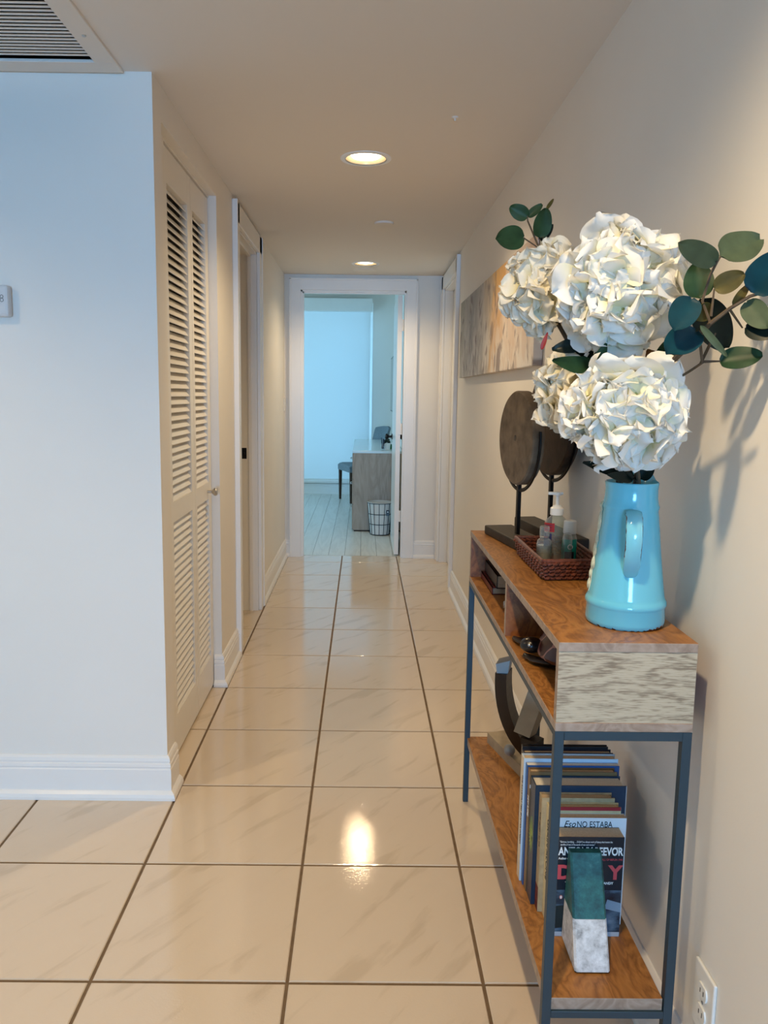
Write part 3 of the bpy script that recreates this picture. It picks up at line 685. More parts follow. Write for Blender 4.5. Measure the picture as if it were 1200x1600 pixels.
for i, p in enumerate(path):
    tg = (path[min(i+1, len(path)-1)]-path[max(i-1, 0)]).normalized(); nr = tg.cross(hs).normalized()
    wd = (.0140, .0140, .0140, .0140, .0140, .0140, .0142, .0142, .0125, .0080)[i]; tk = .0058
    rings.append([p + hs*wd*math.cos(a)*(1 if True else 1) + nr*tk*math.copysign(abs(math.sin(a))**.8, math.sin(a)) for a in [2*PI*k/16 for k in range(16)]])
m.loft(rings); m.smooth = True
hg = bpy.data.materials.new('handle_glaze'); hg.use_nodes = True
n, l = nodes(hg); b = n['Principled BSDF']; b.inputs['Roughness'].default_value = .12; b.inputs['Coat Weight'].default_value = .5
tc = n.new('ShaderNodeTexCoord'); gg = n.new('ShaderNodeNewGeometry'); vm = n.new('ShaderNodeVectorMath'); vm.operation = 'DOT_PRODUCT'; vm.inputs[1].default_value = tuple(hs)
sb = n.new('ShaderNodeVectorMath'); sb.operation = 'SUBTRACT'; sb.inputs[1].default_value = (VX, VY, 0); l.new(gg.outputs['Position'], sb.inputs[0]); l.new(sb.outputs[0], vm.inputs[0])
ab = n.new('ShaderNodeMath'); ab.operation = 'ABSOLUTE'; l.new(vm.outputs['Value'], ab.inputs[0])
mr = n.new('ShaderNodeMapRange'); mr.inputs[1].default_value = .0108; mr.inputs[2].default_value = .0136; mr.inputs[3].default_value = -.3; mr.inputs[4].default_value = .12; l.new(ab.outputs[0], mr.inputs[0])
sz = n.new('ShaderNodeSeparateXYZ'); l.new(gg.outputs['Position'], sz.inputs[0])
mr3 = n.new('ShaderNodeMapRange'); mr3.inputs[1].default_value = VZ+.115; mr3.inputs[2].default_value = VZ+.14; mr3.inputs[3].default_value = -.3; mr3.inputs[4].default_value = 0; l.new(sz.outputs['Z'], mr3.inputs[0])
t = n.new('ShaderNodeTexNoise'); t.inputs['Scale'].default_value = 75; t.inputs['Detail'].default_value = 4; l.new(gg.outputs['Position'], t.inputs[0])
a1 = n.new('ShaderNodeMath'); l.new(t.outputs['Fac'], a1.inputs[0]); l.new(mr.outputs[0], a1.inputs[1])
a2 = n.new('ShaderNodeMath'); l.new(a1.outputs[0], a2.inputs[0]); l.new(mr3.outputs[0], a2.inputs[1])
r = ramp(n, [(.585, (.19, .55, .67)), (.605, (.05, .015, .02))]); l.new(a2.outputs[0], r.inputs[0]); l.new(r.outputs[0], b.inputs['Base Color'])
obj('handle', m, hg, vs, label='strap handle with dark chipped edges')
# embossed leaf relief on the hall side
rel = pm('cream_relief', (.52, .54, .40), .25, coat=.3, var=.35, vscale=70)
def prof_r(z):
    for (r0, z0), (r1, z1) in zip(prof[:-6], prof[1:-6]):
        if z0 <= z <= z1 and z1 > z0: return r0+(r1-r0)*(z-z0)/(z1-z0)
    return .06
relm = []
for (z0, z1, a_c, wd) in ((.165, .215, 168, .012), (.146, .168, 172, .009), (.120, .150, 169, .013), (.096, .124, 173, .012), (.080, .101, 170, .010), (.205, .226, 166, .007), (.060, .082, 171, .008)):
    m = MB(); rings = []
    for k in range(7):
        f = k/6; z = z0+(z1-z0)*f; hw = wd*math.sin(PI*min(.98, max(.02, f**.7)))+.0008; R_ = prof_r(z); ring = []
        for s_ in range(7):
            u = -1+2*s_/6; aa = math.radians(a_c)+u*hw/R_; bulge = .0042*(1-u*u)*(.4+.6*math.sin(PI*f))+.0006
            ring.append((VX+(R_+bulge)*math.cos(aa), VY+(R_+bulge)*math.sin(aa), VZ+z))
        rings.append(ring)
    m.loft(rings, caps=False, closed=False); m.smooth = True
    obj('relief_leaf', m, rel, vs, label='cream embossed leaf')
m = MB(); pts = []
for k in range(24):
    f = k/23; z = .058+.167*f; aa = math.radians(179-6*f+3*math.sin(f*14)); R_ = prof_r(z)+.0012; pts.append((VX+R_*math.cos(aa), VY+R_*math.sin(aa), VZ+z))
m.tube(pts, .0010, 6); obj('relief_vine', m, rel, vs, label='cream embossed vine')

# ================================================================== FLOWERS
def flower_mat(name, c0, c1):
    m = bpy.data.materials.new(name); m.use_nodes = True
    n, l = nodes(m); n.remove(n['Principled BSDF'])
    tc = n.new('ShaderNodeTexCoord'); s = n.new('ShaderNodeSeparateXYZ'); l.new(tc.outputs['Object'], s.inputs[0])
    r = ramp(n, [(.10, c0), (.55, c1)]); l.new(s.outputs['X'], r.inputs[0])
    d = n.new('ShaderNodeBsdfDiffuse'); t = n.new('ShaderNodeBsdfTranslucent'); mx = n.new('ShaderNodeMixShader'); mx.inputs[0].default_value = .30
    l.new(r.outputs[0], d.inputs[0]); l.new(r.outputs[0], t.inputs[0]); l.new(d.outputs[0], mx.inputs[1]); l.new(t.outputs[0], mx.inputs[2]); l.new(mx.outputs[0], n['Material Output'].inputs[0])
    return m
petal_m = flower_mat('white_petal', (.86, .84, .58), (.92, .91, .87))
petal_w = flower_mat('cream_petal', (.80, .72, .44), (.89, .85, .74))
green_core = pm('pale_green_stalks', (.38, .42, .16), .7)
stem_m = pm('brown_green_stem', (.075, .050, .028), .7, var=.3, vscale=60)
def petal_mesh(seed):
    rd = random.Random(seed); N, K = 8, 9; vs_ = []
    a, b_, c_ = rd.uniform(0, 6), rd.uniform(0, 6), rd.uniform(.15, .5)
    for i in range(N):
        u = i/(N-1); hw = .70*math.sin(PI*min(1, (.10+.86*u)**.95))**.75
        if u > .9: hw *= .75
        for k in range(K):
            v_ = -1+2*k/(K-1)
            x = u*(1-.10*v_*v_*(u > .5)) + (.07 if abs(v_) < .01 and u > .95 else 0); y = hw*v_
            z = .34*u*u*c_*2 - .38*u**3*.6 + .20*v_*v_*(.3+u)*c_*2 + .12*u*math.sin(4.2*v_+a)+.075*u*math.sin(7*u+b_+2.2*v_)+.035*u*u*math.sin(9*v_+b_)
            vs_.append((x, y, z))
    fs = [(i*K+k, i*K+k+1, (i+1)*K+k+1, (i+1)*K+k) for i in range(N-1) for k in range(K-1)]
    me = bpy.data.meshes.new('petal'); me.from_pydata(vs_, [], fs)
    for p in me.polygons: p.use_smooth = True
    return me
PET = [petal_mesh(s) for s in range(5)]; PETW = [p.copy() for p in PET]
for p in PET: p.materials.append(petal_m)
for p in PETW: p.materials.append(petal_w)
FLO = MB().tube([(0, 0, -1.1), (0.05, 0, -.5), (0, 0, 0)], [.045, .05, .06], 5).sphere((0, 0, .0), .07, seg=8).mesh('floret', green_core)
def hydrangea(label, c, R, nf, size, stem_pts, pets=PET, sq=(1, 1, 1), keep=-1.0, gap=None, seed=1):
    rd = random.Random(seed)
    t = thing('hydrangea', label, 'flower', stem_pts[0], 'white hydrangea stems in the pitcher')
    obj('stem', MB().tube(stem_pts, .0042, 7), stem_m, t)
    obj('flower_core', MB().sphere(c, R*.42, sq, 14), green_core, t)
    ga = PI*(3-math.sqrt(5)); C_ = Vector(c); cnt = 0
    for k in range(nf):
        z = 1-(k+.5)*2/nf; rr = math.sqrt(max(0, 1-z*z)); a = k*ga
        d = Vector((rr*math.cos(a), rr*math.sin(a), z)) + Vector((rd.uniform(-.09, .09), rd.uniform(-.09, .09), rd.uniform(-.09, .09)))
        d.normalize()
        if gap is not None and (d-gap).length < .23: continue
        if d.dot(Vector((-.3, -.85, .45)).normalized()) < keep: continue
        rad = (R-size*.45)*rd.uniform(.86, 1.08)
        pos = C_ + Vector((d.x*sq[0], d.y*sq[1], d.z*sq[2]))*rad
        tilt = (d + Vector((rd.uniform(-.55, .55), rd.uniform(-.55, .55), rd.uniform(-.55, .55)))).normalized()
        q_ = tilt.to_track_quat('Z', 'Y'); s = size*rd.uniform(.85, 1.15)
        f = bpy.data.objects.new('floret', FLO); f.matrix_world = Matrix.Translation(pos) @ q_.to_matrix().to_4x4() @ Matrix.Rotation(rd.uniform(0, 6.28), 4, 'Z') @ Matrix.Scale(s, 4)
        mw = f.matrix_world.copy(); COL.objects.link(f); f.parent = t; f.matrix_world = mw
        f.matrix_basis = Matrix.Translation(-Vector(t.location)) @ mw
        for j in range(4):
            p = bpy.data.objects.new('petal', rd.choice(pets))
            p.matrix_basis = Matrix.Rotation(j*PI/2+rd.uniform(-.2, .2), 4, 'Z') @ Matrix.Rotation(rd.uniform(-.75, .12), 4, 'Y') @ Matrix.Rotation(rd.uniform(-.45, .45), 4, 'X') @ Matrix.Scale(rd.uniform(.9, 1.3), 4)
            COL.objects.link(p); p.parent = f; cnt += 1
    return t
H1 = hydrangea('largest white hydrangea head, topmost and centre of the bouquet', (.592, -.220, 1.490), .101, 66, .042, [(.645, -.175, 1.05), (.650, -.19, 1.20), (.630, -.20, 1.33), (.600, -.215, 1.44)], sq=(1, 1, .96), seed=3)
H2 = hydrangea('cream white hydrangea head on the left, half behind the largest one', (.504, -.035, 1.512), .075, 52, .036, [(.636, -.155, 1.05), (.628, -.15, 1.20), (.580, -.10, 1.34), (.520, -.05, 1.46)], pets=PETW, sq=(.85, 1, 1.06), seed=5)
H3 = hydrangea('white hydrangea head hanging low over the pitcher mouth', (.601, -.262, 1.276), .090, 64, .040, [(.652, -.185, 1.05), (.650, -.20, 1.15), (.632, -.225, 1.21), (.615, -.25, 1.26)], sq=(1.02, .92, .92), gap=Vector((.25, -.95, -.10)).normalized(), seed=8)
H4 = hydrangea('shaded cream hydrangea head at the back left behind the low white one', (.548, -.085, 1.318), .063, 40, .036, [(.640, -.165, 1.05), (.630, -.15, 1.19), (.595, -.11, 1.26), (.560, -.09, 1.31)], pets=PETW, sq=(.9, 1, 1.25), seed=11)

leafmats = {
 'pale': pm('pale_leaf', (.062, .088, .048), .55, spec=.22, var=.2, vscale=40),
 'teal': pm('teal_leaf', (.001, .033, .050), .5, spec=.22, var=.2, vscale=40),
 'green': pm('green_leaf', (.016, .044, .018), .45, spec=.22, var=.3, vscale=40),
 'olive': pm('olive_leaf', (.075, .062, .016), .5, spec=.22, var=.3, vscale=40),
 'dark': pm('dark_leaf', (.006, .012, .009), .4, spec=.22, var=.3, vscale=40),
 'brown': pm('brown_leaf', (.120, .050, .014), .5, spec=.22, var=.3, vscale=40),
 'red': pm('red_leaf', (.20, .010, .012), .5, var=.2, vscale=40)}
CAMV = Vector((.15491, -1.58248, 1.3058))
def leaf(parent, B, Tp, wd, mat, seed=0, label=None, pw=.62):
    rd = random.Random(seed*13+5); B = Vector(B); Tp = Vector(Tp); ax = Tp-B; L = ax.length; ax.normalize()
    nrm = ((CAMV-(B+Tp)/2).normalized() + Vector((rd.uniform(-.35, .35), rd.uniform(-.2, .2), rd.uniform(-.1, .55)))).normalized()
    sd = ax.cross(nrm).normalized(); nrm = sd.cross(ax).normalized()
    rows = []; N, K = 18, 7; th = .0007
    for i in range(N+1):
        u = i/N; hw = wd/2*max(.05, math.sin(PI*min(1, u**pw*.985+.005))**(.62 if pw < .7 else .50)) if i < N else wd*.10
        row = []
        for k in range(K):
            v_ = -1+2*k/(K-1); fold = .10*wd*abs(v_)+.03*wd*math.sin(7*u+rd.random()*.2)*v_*v_
            row.append(B+ax*L*u+sd*hw*v_+nrm*(fold-.10*L*(u-.4)**2))
        rows.append(row)
    m = MB()
    top = [[m.bm.verts.new(p) for p in r] for r in rows]; bot = [[m.bm.verts.new(p-nrm*th) for p in r] for r in rows]
    for i in range(N):
        for k in range(K-1):
            m.bm.faces.new((top[i][k], top[i][k+1], top[i+1][k+1], top[i+1][k])); m.bm.faces.new((bot[i][k], bot[i+1][k], bot[i+1][k+1], bot[i][k+1]))
    for i in range(N):
        for k in (0, K-1): m.bm.faces.new((top[i][k], top[i+1][k], bot[i+1][k], bot[i][k]))
    for k in range(K-1):
        for i in (0, N): m.bm.faces.new((top[i][k], bot[i][k], bot[i][k+1], top[i][k+1]))
    m.smooth = True
    return obj('leaf', m, leafmats[mat], parent, label=label)
eu = thing('eucalyptus_branch', 'leafy eucalyptus branch reaching right beside the wall', 'branch', (.655, -.165, 1.05))
m = MB()
m.tube([(.655, -.165, 1.05), (.66, -.17, 1.192), (.659, -.22, 1.319), (.651, -.3, 1.359), (.652, -.38, 1.39), (.662, -.42, 1.415), (.688, -.42, 1.436), (.712, -.43, 1.453), (.751, -.43, 1.465)], [.004, .004, .004, .0045, .005, .0035, .0028, .0025, .002], 7)
obj('stem', m, stem_m, eu)
for pts in ([(.664, -.17, 1.18), (.664, -.26, 1.326), (.672, -.34, 1.35), (.669, -.39, 1.361), (.694, -.39, 1.362)],
            [(.662, -.42, 1.415), (.652, -.41, 1.448), (.661, -.41, 1.485), (.665, -.42, 1.502), (.67, -.42, 1.51)],
            [(.688, -.42, 1.436), (.714, -.41, 1.41)], [(.669, -.38, 1.359), (.671, -.4, 1.384), (.675, -.41, 1.402)],
            [(.667, -.39, 1.359), (.658, -.4, 1.384), (.648, -.41, 1.404)], [(.662, -.42, 1.425), (.664, -.42, 1.464)], [(.688, -.42, 1.436), (.693, -.42, 1.441)]):
    obj('twig', MB().tube(pts, [.0022]*(len(pts)-1)+[.0013], 6), stem_m, eu)
RL = [((.669,-.42,1.51),(.731,-.41,1.538),.0520,'pale'),((.664,-.42,1.502),(.597,-.45,1.522),.0335,'pale'),((.717,-.43,1.457),(.739,-.46,1.51),.0535,'teal'),
 ((.657,-.39,1.454),(.653,-.38,1.507),.0430,'green'),((.664,-.42,1.464),(.697,-.44,1.483),.0306,'olive'),((.693,-.42,1.441),(.724,-.4,1.474),.0134,'olive'),
 ((.632,-.42,1.45),(.598,-.45,1.402),.0420,'teal'),((.646,-.41,1.404),(.593,-.44,1.37),.0475,'teal'),((.653,-.4,1.452),(.705,-.38,1.381),.0520,'dark'),
 ((.712,-.42,1.446),(.731,-.45,1.407),.0345,'pale'),((.714,-.42,1.41),(.748,-.45,1.4),.0347,'dark'),((.693,-.39,1.362),(.742,-.42,1.370),.0375,'green'),
 ((.639,-.44,1.41),(.676,-.45,1.366),.0103,'pale'),((.645,-.41,1.44),(.668,-.40,1.425),.030,'olive')]
for i, (B, Tp, wd, mt) in enumerate(RL): leaf(eu, B, Tp, wd, mt, i, pw=.80)
eu2 = thing('eucalyptus_branch', 'short green eucalyptus sprig rising above the left hydrangea', 'branch', (.632, -.160, 1.05))
obj('stem', MB().tube([(.632, -.160, 1.05), (.625, -.155, 1.169), (.598, -.12, 1.33), (.538, -.05, 1.477), (.498, 0, 1.594), (.473, 0, 1.646), (.472, 0, 1.655)], [.003, .003, .003, .0026, .0022, .0016, .0012], 6), stem_m, eu2)
for pts in ([(.498, 0, 1.594), (.466, 0, 1.614)], [(.498, 0, 1.594), (.504, 0, 1.61), (.509, 0, 1.668)], [(.498, 0, 1.594), (.498, 0, 1.612)]):
    obj('twig', MB().tube(pts, .0014, 5), stem_m, eu2)
for i, (B, Tp, wd, mt) in enumerate([((.466,0,1.614),(.409,-.02,1.608),.0468,'green'),((.473,0,1.653),(.437,.0,1.672),.0300,'green'),((.473,0,1.653),(.500,.0,1.678),.018,'green'),((.497,0,1.615),(.503,-.02,1.666),.0364,'green'),((.499,0,1.607),(.526,.02,1.646),.0195,'dark'),((.509,0,1.668),(.524,.01,1.691),.0075,'olive')]):
    leaf(eu2, B, Tp, wd, mt, 40+i, pw=.80)
for i, (par, B, Tp, wd, mt) in enumerate([(H2,(.570,-.19,1.354),(.482,-.22,1.368),.0330,'green'),(H2,(.555,-.15,1.402),(.498,-.14,1.391),.0306,'dark'),(H1,(.551,-.24,1.357),(.563,-.25,1.396),.0198,'green'),
   (H2,(.584,-.14,1.376),(.526,-.13,1.405),.0237,'dark'),(H3,(.625,-.21,1.170),(.538,-.24,1.194),.0246,'dark'),(H3,(.632,-.22,1.165),(.575,-.26,1.175),.0198,'dark'),(H3,(.651,-.2,1.162),(.675,-.2,1.190),.0273,'dark'),
   (H1,(.659,-.25,1.351),(.626,-.27,1.385),.0328,'brown'),(H1,(.662,-.25,1.349),(.657,-.28,1.402),.0394,'green'),(H4,(.488,-.1,1.393),(.498,-.1,1.425),.0085,'red'),(H3,(.64,-.20,1.165),(.61,-.235,1.180),.03,'dark'),(H1,(.60,-.2,1.37),(.64,-.21,1.40),.03,'dark'),(H1,(.585,-.18,1.365),(.60,-.19,1.41),.03,'olive')]):
    leaf(par, B, Tp, wd, mt, 70+i, label='small red leaf' if mt == 'red' else None)

# ================================================================== CUBBY CONTENTS
paper = pm('page_edges', (.55, .42, .28), .8, var=.12, vscale=400)
paperw = pm('white_page_edges', (.70, .66, .58), .8, var=.08, vscale=400)
def flat_book(label, x0, x1, y0, y1, z0, z1, cov, grp=None):
    t = thing('book', label, 'book', ((x0+x1)/2, (y0+y1)/2, z0), grp)
    c_ = .0022
    obj('cover', MB().box(x0, x1, y0, y1, z0, z0+c_).box(x0, x1, y0, y1, z1-c_, z1).box(x0, x0+c_, y0, y1, z0, z1), cov, t)
    obj('pages', MB().box(x0+c_, x1-.004, y0+.002, y1-.004, z0+c_, z1-c_), paper, t)
    return t
blackcov = pm('black_cover', (.012, .012, .014), .35)
redcov = pm('dark_red_cover', (.14, .02, .02), .4)
t = flat_book('dark red book lying flat, lowest in the left cubby', .527, .690, .570, .775, .7475, .768, redcov)
t = flat_book('thick black book lying flat on top in the left cubby', .537, .690, .555, .765, .7685, .806, blackcov)
text('spine_title', 'ATLAS', .016, (.5366, .70, .783), (PI/2, 0, -PI/2), white, t) if False else None
crystal = clear_mat('crystal_glass', (.95, .96, .95), .2)
m = MB()
for dx, dy, r_ in ((0, 0, .010), (.012, .022, .008), (-.004, -.022, .009)):
    m.lathe([(.001, 0), (r_, .003), (r_*.9, .012), (.001, .018)], (.545+dx, .445+dy, .7475), 7)
obj('crystal_ornament', m, crystal, label='small clear crystal ornament beside the books in the left cubby', cat='ornament')
# carved turtle in the right cubby
shellm = bpy.data.materials.new('carved_shell'); shellm.use_nodes = True
n, l = nodes(shellm); b = n['Principled BSDF']; b.inputs['Roughness'].default_value = .3
gg = n.new('ShaderNodeNewGeometry'); vo = n.new('ShaderNodeTexVoronoi'); vo.feature = 'DISTANCE_TO_EDGE'; vo.inputs['Scale'].default_value = 26; l.new(gg.outputs['Position'], vo.inputs['Vector'])
r = ramp(n, [(.035, (.36, .16, .12)), (.07, (.045, .008, .006))]); l.new(vo.outputs['Distance'], r.inputs[0]); l.new(r.outputs[0], b.inputs['Base Color'])
ebony = pm('ebony_wood', (.012, .008, .007), .28)
tu = thing('turtle_figurine', 'dark carved wooden turtle with patterned shell in the right cubby', 'figurine', (.615, .005, .7475))
m = MB(); prof_t = [(1.0, .010), (1.03, .016), (.98, .026), (.80, .046), (.5, .062), (.2, .069), (.0, .070)]
rings = [[(.612+r_*.082*math.cos(a), -.005+r_*.105*math.sin(a), .7475+z*1.22+.008) for a in [2*PI*k/32 for k in range(32)]] for r_, z in prof_t[:-1]]
m.loft(rings); m.smooth = True
sh = obj('shell', m, shellm, tu, label='shell with a pale net pattern on dark red')
for k in range(4):
    f = .30+.17*k; pts = [(.612+f*.082*math.cos(a), -.005+f*.105*math.sin(a), .7475+.0085+.0870*math.sqrt(max(0, 1-(f/1.06)**2))) for a in [math.radians(20+320*j/30) for j in range(31)]]
    obj('shell_groove', MB().tube(pts, .0012, 5), pm('groove_line', (.24, .13, .09), .4), sh)
obj('belly', MB().sphere((.612, -.005, .762), .080, (.95, 1.2, .12), 20), ebony, tu)
obj('head', MB().sphere((.520, .020, .781), .020, (1.25, 1, .85), 16).tube([(.555, .012, .770), (.535, .016, .777)], .013, 10), ebony, tu)
obj('eye', MB().sphere((.512, .004, .786), .0042, seg=10), M['steel'], tu)
def flipper(pts, wd, th):
    m = MB(); rings = []
    for i, (p, w2) in enumerate(zip(pts, wd)):
        p = Vector(p); tg = (Vector(pts[min(i+1, len(pts)-1)])-Vector(pts[max(i-1, 0)])).normalized(); sd = Vector((-tg.y, tg.x, 0)).normalized()
        rings.append([p+sd*w2*math.cos(a)+Vector((0, 0, th*math.sin(a))) for a in [2*PI*k/12 for k in range(12)]])
    m.loft(rings); m.smooth = True; return m
obj('flipper', flipper([(.575, .055, .768), (.545, .085, .762), (.522, .120, .757), (.508, .150, .754)], [.016, .020, .016, .005], .006), ebony, tu)
obj('flipper', flipper([(.575, -.045, .768), (.550, -.03, .762), (.525, -.005, .757), (.508, .030, .7545)], [.016, .020, .016, .005], .006), ebony, tu)
obj('flipper', flipper([(.650, .070, .765), (.668, .100, .760), (.678, .125, .756)], [.014, .016, .006], .006), ebony, tu)
obj('flipper', flipper([(.650, -.080, .765), (.668, -.110, .760), (.678, -.135, .756)], [.014, .016, .006], .006), ebony, tu)

# ================================================================== SHELF: SCULPTURE, BOOKS, BOOKEND
SZ = .2185
beige = pm('beige_stone', (.36, .29, .20), .55, var=.1, vscale=30)
silver = pm('brushed_silver', (.34, .345, .34), .5, .25)
darkb = pm('dark_brown_bronze', (.022, .014, .010), .35, .3)
sc_ = thing('abstract_sculpture', 'abstract sculpture of a black arc, silver tip and beige beams on the lower shelf', 'sculpture', (.62, .50, SZ))
m = MB(); d_ = Vector((.060, -.225, 0)).normalized(); wv = Vector((.062, .020, 0)); p0 = Vector((.560, .757, SZ)); L = .50
ring = [p0, p0+d_*L, p0+d_*L+wv, p0+wv]; m.loft([ring, [p+Vector((0, 0, .033)) for p in ring]])
obj('base', m, beige, sc_)
def band(c_pts, half_w, half_t, wdir):
    m = MB(); rings = []; wdir = Vector(wdir).normalized()
    for i, p in enumerate(c_pts):
        p = Vector(p); tg = (Vector(c_pts[min(i+1, len(c_pts)-1)])-Vector(c_pts[max(i-1, 0)])).normalized(); nr = tg.cross(wdir).normalized()
        hw = half_w[i] if isinstance(half_w, list) else half_w
        ht = half_t[i] if isinstance(half_t, list) else half_t
        rings.append([p+wdir*hw+nr*ht, p-wdir*hw+nr*ht, p-wdir*hw-nr*ht, p+wdir*hw-nr*ht])
    m.loft(rings); return m
# arc: centre line of a circle in the xz plane, opening to the right
arc = []
for k in range(19):
    a = math.radians(178+82*k/18); arc.append((.760+.205*math.cos(a), .50+.002*k, .540+.285*math.sin(a)))
obj('arc', band(arc, .032, .0160, (.42, .91, 0)), darkb, sc_, label='black curved band')
a0 = Vector(arc[0]); 
m = MB(); wd_ = Vector((.35, .94, 0)).normalized()
q0 = [a0+wd_*.026+Vector((.0145, 0, -.010)), a0-wd_*.026+Vector((.0145, 0, -.010)), a0-wd_*.026+Vector((-.0145, 0, .000)), a0+wd_*.026+Vector((-.0145, 0, .000))]
q1 = [p+Vector((.006, 0, .046)) if i < 2 else p+Vector((-.004, 0, .026)) for i, p in enumerate(q0)]
m.loft([q0, q1]); obj('silver_tip', m, silver, sc_, label='silver wedge tip of the arc')
m = MB(); bd = Vector((.060, .02, .175)).normalized(); s1 = Vector((.040, -.020, -.010)); s2 = Vector((.026, .030, 0))
pb = Vector((.583, .472, .384)); r0 = [pb, pb+s1, pb+s1+s2, pb+s2]; m.loft([r0, [p+bd*.26 for p in r0]])
obj('beam', m, beige, sc_, label='slanted beige beam')
m = MB(); m.loft([[(.605, .46, .335), (.640, .43, .330), (.668, .47, .330), (.63, .50, .335)], [(.600, .46, .372), (.640, .44, .366), (.668, .47, .366), (.63, .50, .372)]])
m.loft([[(.62, .45, SZ+.033), (.655, .44, SZ+.033), (.665, .47, SZ+.033), (.63, .49, SZ+.033)], [(.612, .45, .338), (.645, .44, .338), (.66, .47, .338), (.625, .49, .338)]])
obj('support', m, darkb, sc_, label='dark support block')
obj('silver_foot', MB().sphere((.600, .60, SZ+.050), .017, seg=18), silver, sc_, label='silver ball by the foot of the arc')

def cov(name, c_, rough=.35, var=0): return pm(name, c_, rough, var=var, vscale=60)
def std_book(label, x0, x1, yf, th, h, cover, pages, hard=True, spine=None):
    """upright book: front cover faces the camera, spine towards the hall"""
    t = thing('book', label, 'book', ((x0+x1)/2, yf+th/2, SZ), 'books standing on the lower shelf')
    c_ = .0025 if hard else .0008; o_ = .004 if hard else .0004; z1 = SZ+h
    obj('cover', MB().box(x0, x1, yf, yf+c_, SZ, z1).box(x0, x1, yf+th-c_, yf+th, SZ, z1).box(x0, x0+c_, yf+c_, yf+th-c_, SZ, z1), cover, t)
    obj('pages', MB().box(x0+c_, x1-o_, yf+c_, yf+th-c_, SZ+o_, z1-o_), pages, t)
    if spine: obj('spine', MB().box(x0-.0006, x0, yf, yf+th, SZ+.0005, z1-.0005), spine, t)
    return t
cream = cov('cream_cover', (.62, .53, .40)); lightblue = cov('pale_blue_cover', (.55, .68, .80)); bluec = cov('blue_cover', (.02, .09, .26)); blackc = cov('navy_black_cover', (.012, .018, .035))
brownc = cov('brown_cover', (.20, .12, .05)); navyc = cov('dark_navy_cover', (.012, .035, .070)); tanc = cov('tan_cover', (.45, .33, .18), var=.15); yellowc = cov('cream_yellow_cover', (.60, .48, .26), var=.1)
redc = cov('red_cover', (.33, .02, .03)); whitec = cov('white_cover', (.76, .78, .80)); ddayc = cov('dark_blue_cover', (.010, .016, .026), .25)
red_t = pm('salmon_red_ink', (.62, .07, .08), .5); black_t = pm('black_ink', (.015, .015, .018), .6)
RSP = (PI/2, PI/2, -PI/2)     # text running down a spine that faces -x
# from the front (nearest the camera) to the back
b1 = std_book('dark blue war paperback with white and red title, front of the row', .553, .688, -.132, .036, .216, ddayc, paper, hard=False)
b2 = std_book('white paperback with black Spanish title, second in the row', .566, .703, -.0955, .0175, .236, whitec, paper, hard=False)
b3 = std_book('cream yellow spined book with a red top edge, third in the row', .548, .697, -.0775, .0200, .249, yellowc, paper, True, None)
b4 = std_book('tan worn book with dark red lower spine, fourth in the row', .538, .690, -.0570, .0240, .258, tanc, paper)
b5 = std_book('dark navy book with green palm leaf spine, fifth in the row', .529, .722, -.0325, .0450, .272, navyc, paperw)
b6 = std_book('brown spined book with a strip of small photographs, sixth in the row', .527, .716, .0130, .0210, .280, brownc, paper)
b7 = std_book('bright blue covered book, seventh in the row', .525, .728, .0345, .0150, .284, bluec, paperw, False)
b8 = std_book('pale blue book with cream lettered spine, eighth in the row', .521, .730, .050, .026, .292, lightblue, paper, True, cream)
b9 = std_book('navy black book, ninth in the row', .526, .727, .077, .020, .293, blackc, paper)
b10 = std_book('thin black book, last in the row against the sculpture', .527, .722, .098, .012, .298, blackcov, paper)
# front cover print
yF = -.1323; FR = (PI/2, 0, 0)
text('cover_title', 'ANTONY BEEVOR', .0240, (.6215, yF, .396), FR, white, b1, sx=.66, bold=.0006, align='CENTER')
text('cover_title', 'D', .041, (.5555, yF, .345), FR, red_t, b1, sx=.98, bold=.0016)
text('cover_title', '-DA', .041, (.6180, yF, .345), FR, red_t, b1, sx=.62, bold=.0012, align='CENTER')
text('cover_title', 'Y', .041, (.6850, yF, .345), FR, red_t, b1, sx=.98, bold=.0016, align='RIGHT')
text('cover_text', '"Glorious, horrifying . . . D-DAY is a vibrant work of history that honors the', .0054, (.5585, yF, .4225), FR, white, b1, sx=.63)
text('cover_text', 'sacrifice of tens of thousands of men and women."', .0054, (.5600, yF, .4165), FR, white, b1, sx=.63)
text('cover_text', '-TIME', .0054, (.671, yF, .4095), FR, white, b1, sx=.7)
text('cover_text', 'Author of', .0066, (.5575, yF, .3865), FR, white, b1, sx=.8, bold=.0001)
text('cover_text', 'THE FALL OF BERLIN 1945', .0062, (.6865, yF, .3845), FR, red_t, b1, sx=.75, align='RIGHT')
text('cover_text', 'THE BATTLE FOR NORMANDY', .0074, (.6215, yF, .333), FR, white, b1, sx=.95, bold=.0002, align='CENTER')
pic = bpy.data.materials.new('cover_photograph'); pic.use_nodes = True
n, l = nodes(pic); b = n['Principled BSDF']; b.inputs['Roughness'].default_value = .25
gg = n.new('ShaderNodeNewGeometry'); mp = n.new('ShaderNodeMapping'); mp.inputs['Scale'].default_value = (22, 1, 34); l.new(gg.outputs['Position'], mp.inputs[0])
t = n.new('ShaderNodeTexNoise'); t.inputs['Scale'].default_value = 1.0; t.inputs['Detail'].default_value = 4; l.new(mp.outputs[0], t.inputs[0])
r = ramp(n, [(.35, (.008, .013, .022)), (.52, (.020, .035, .055)), (.60, (.06, .11, .16)), (.72, (.13, .19, .25))]); l.new(t.outputs['Fac'], r.inputs[0]); l.new(r.outputs[0], b.inputs['Base Color'])
obj('cover_picture', MB().box(.5535, .6878, yF, -.132, .2285, .320), pic, b1)
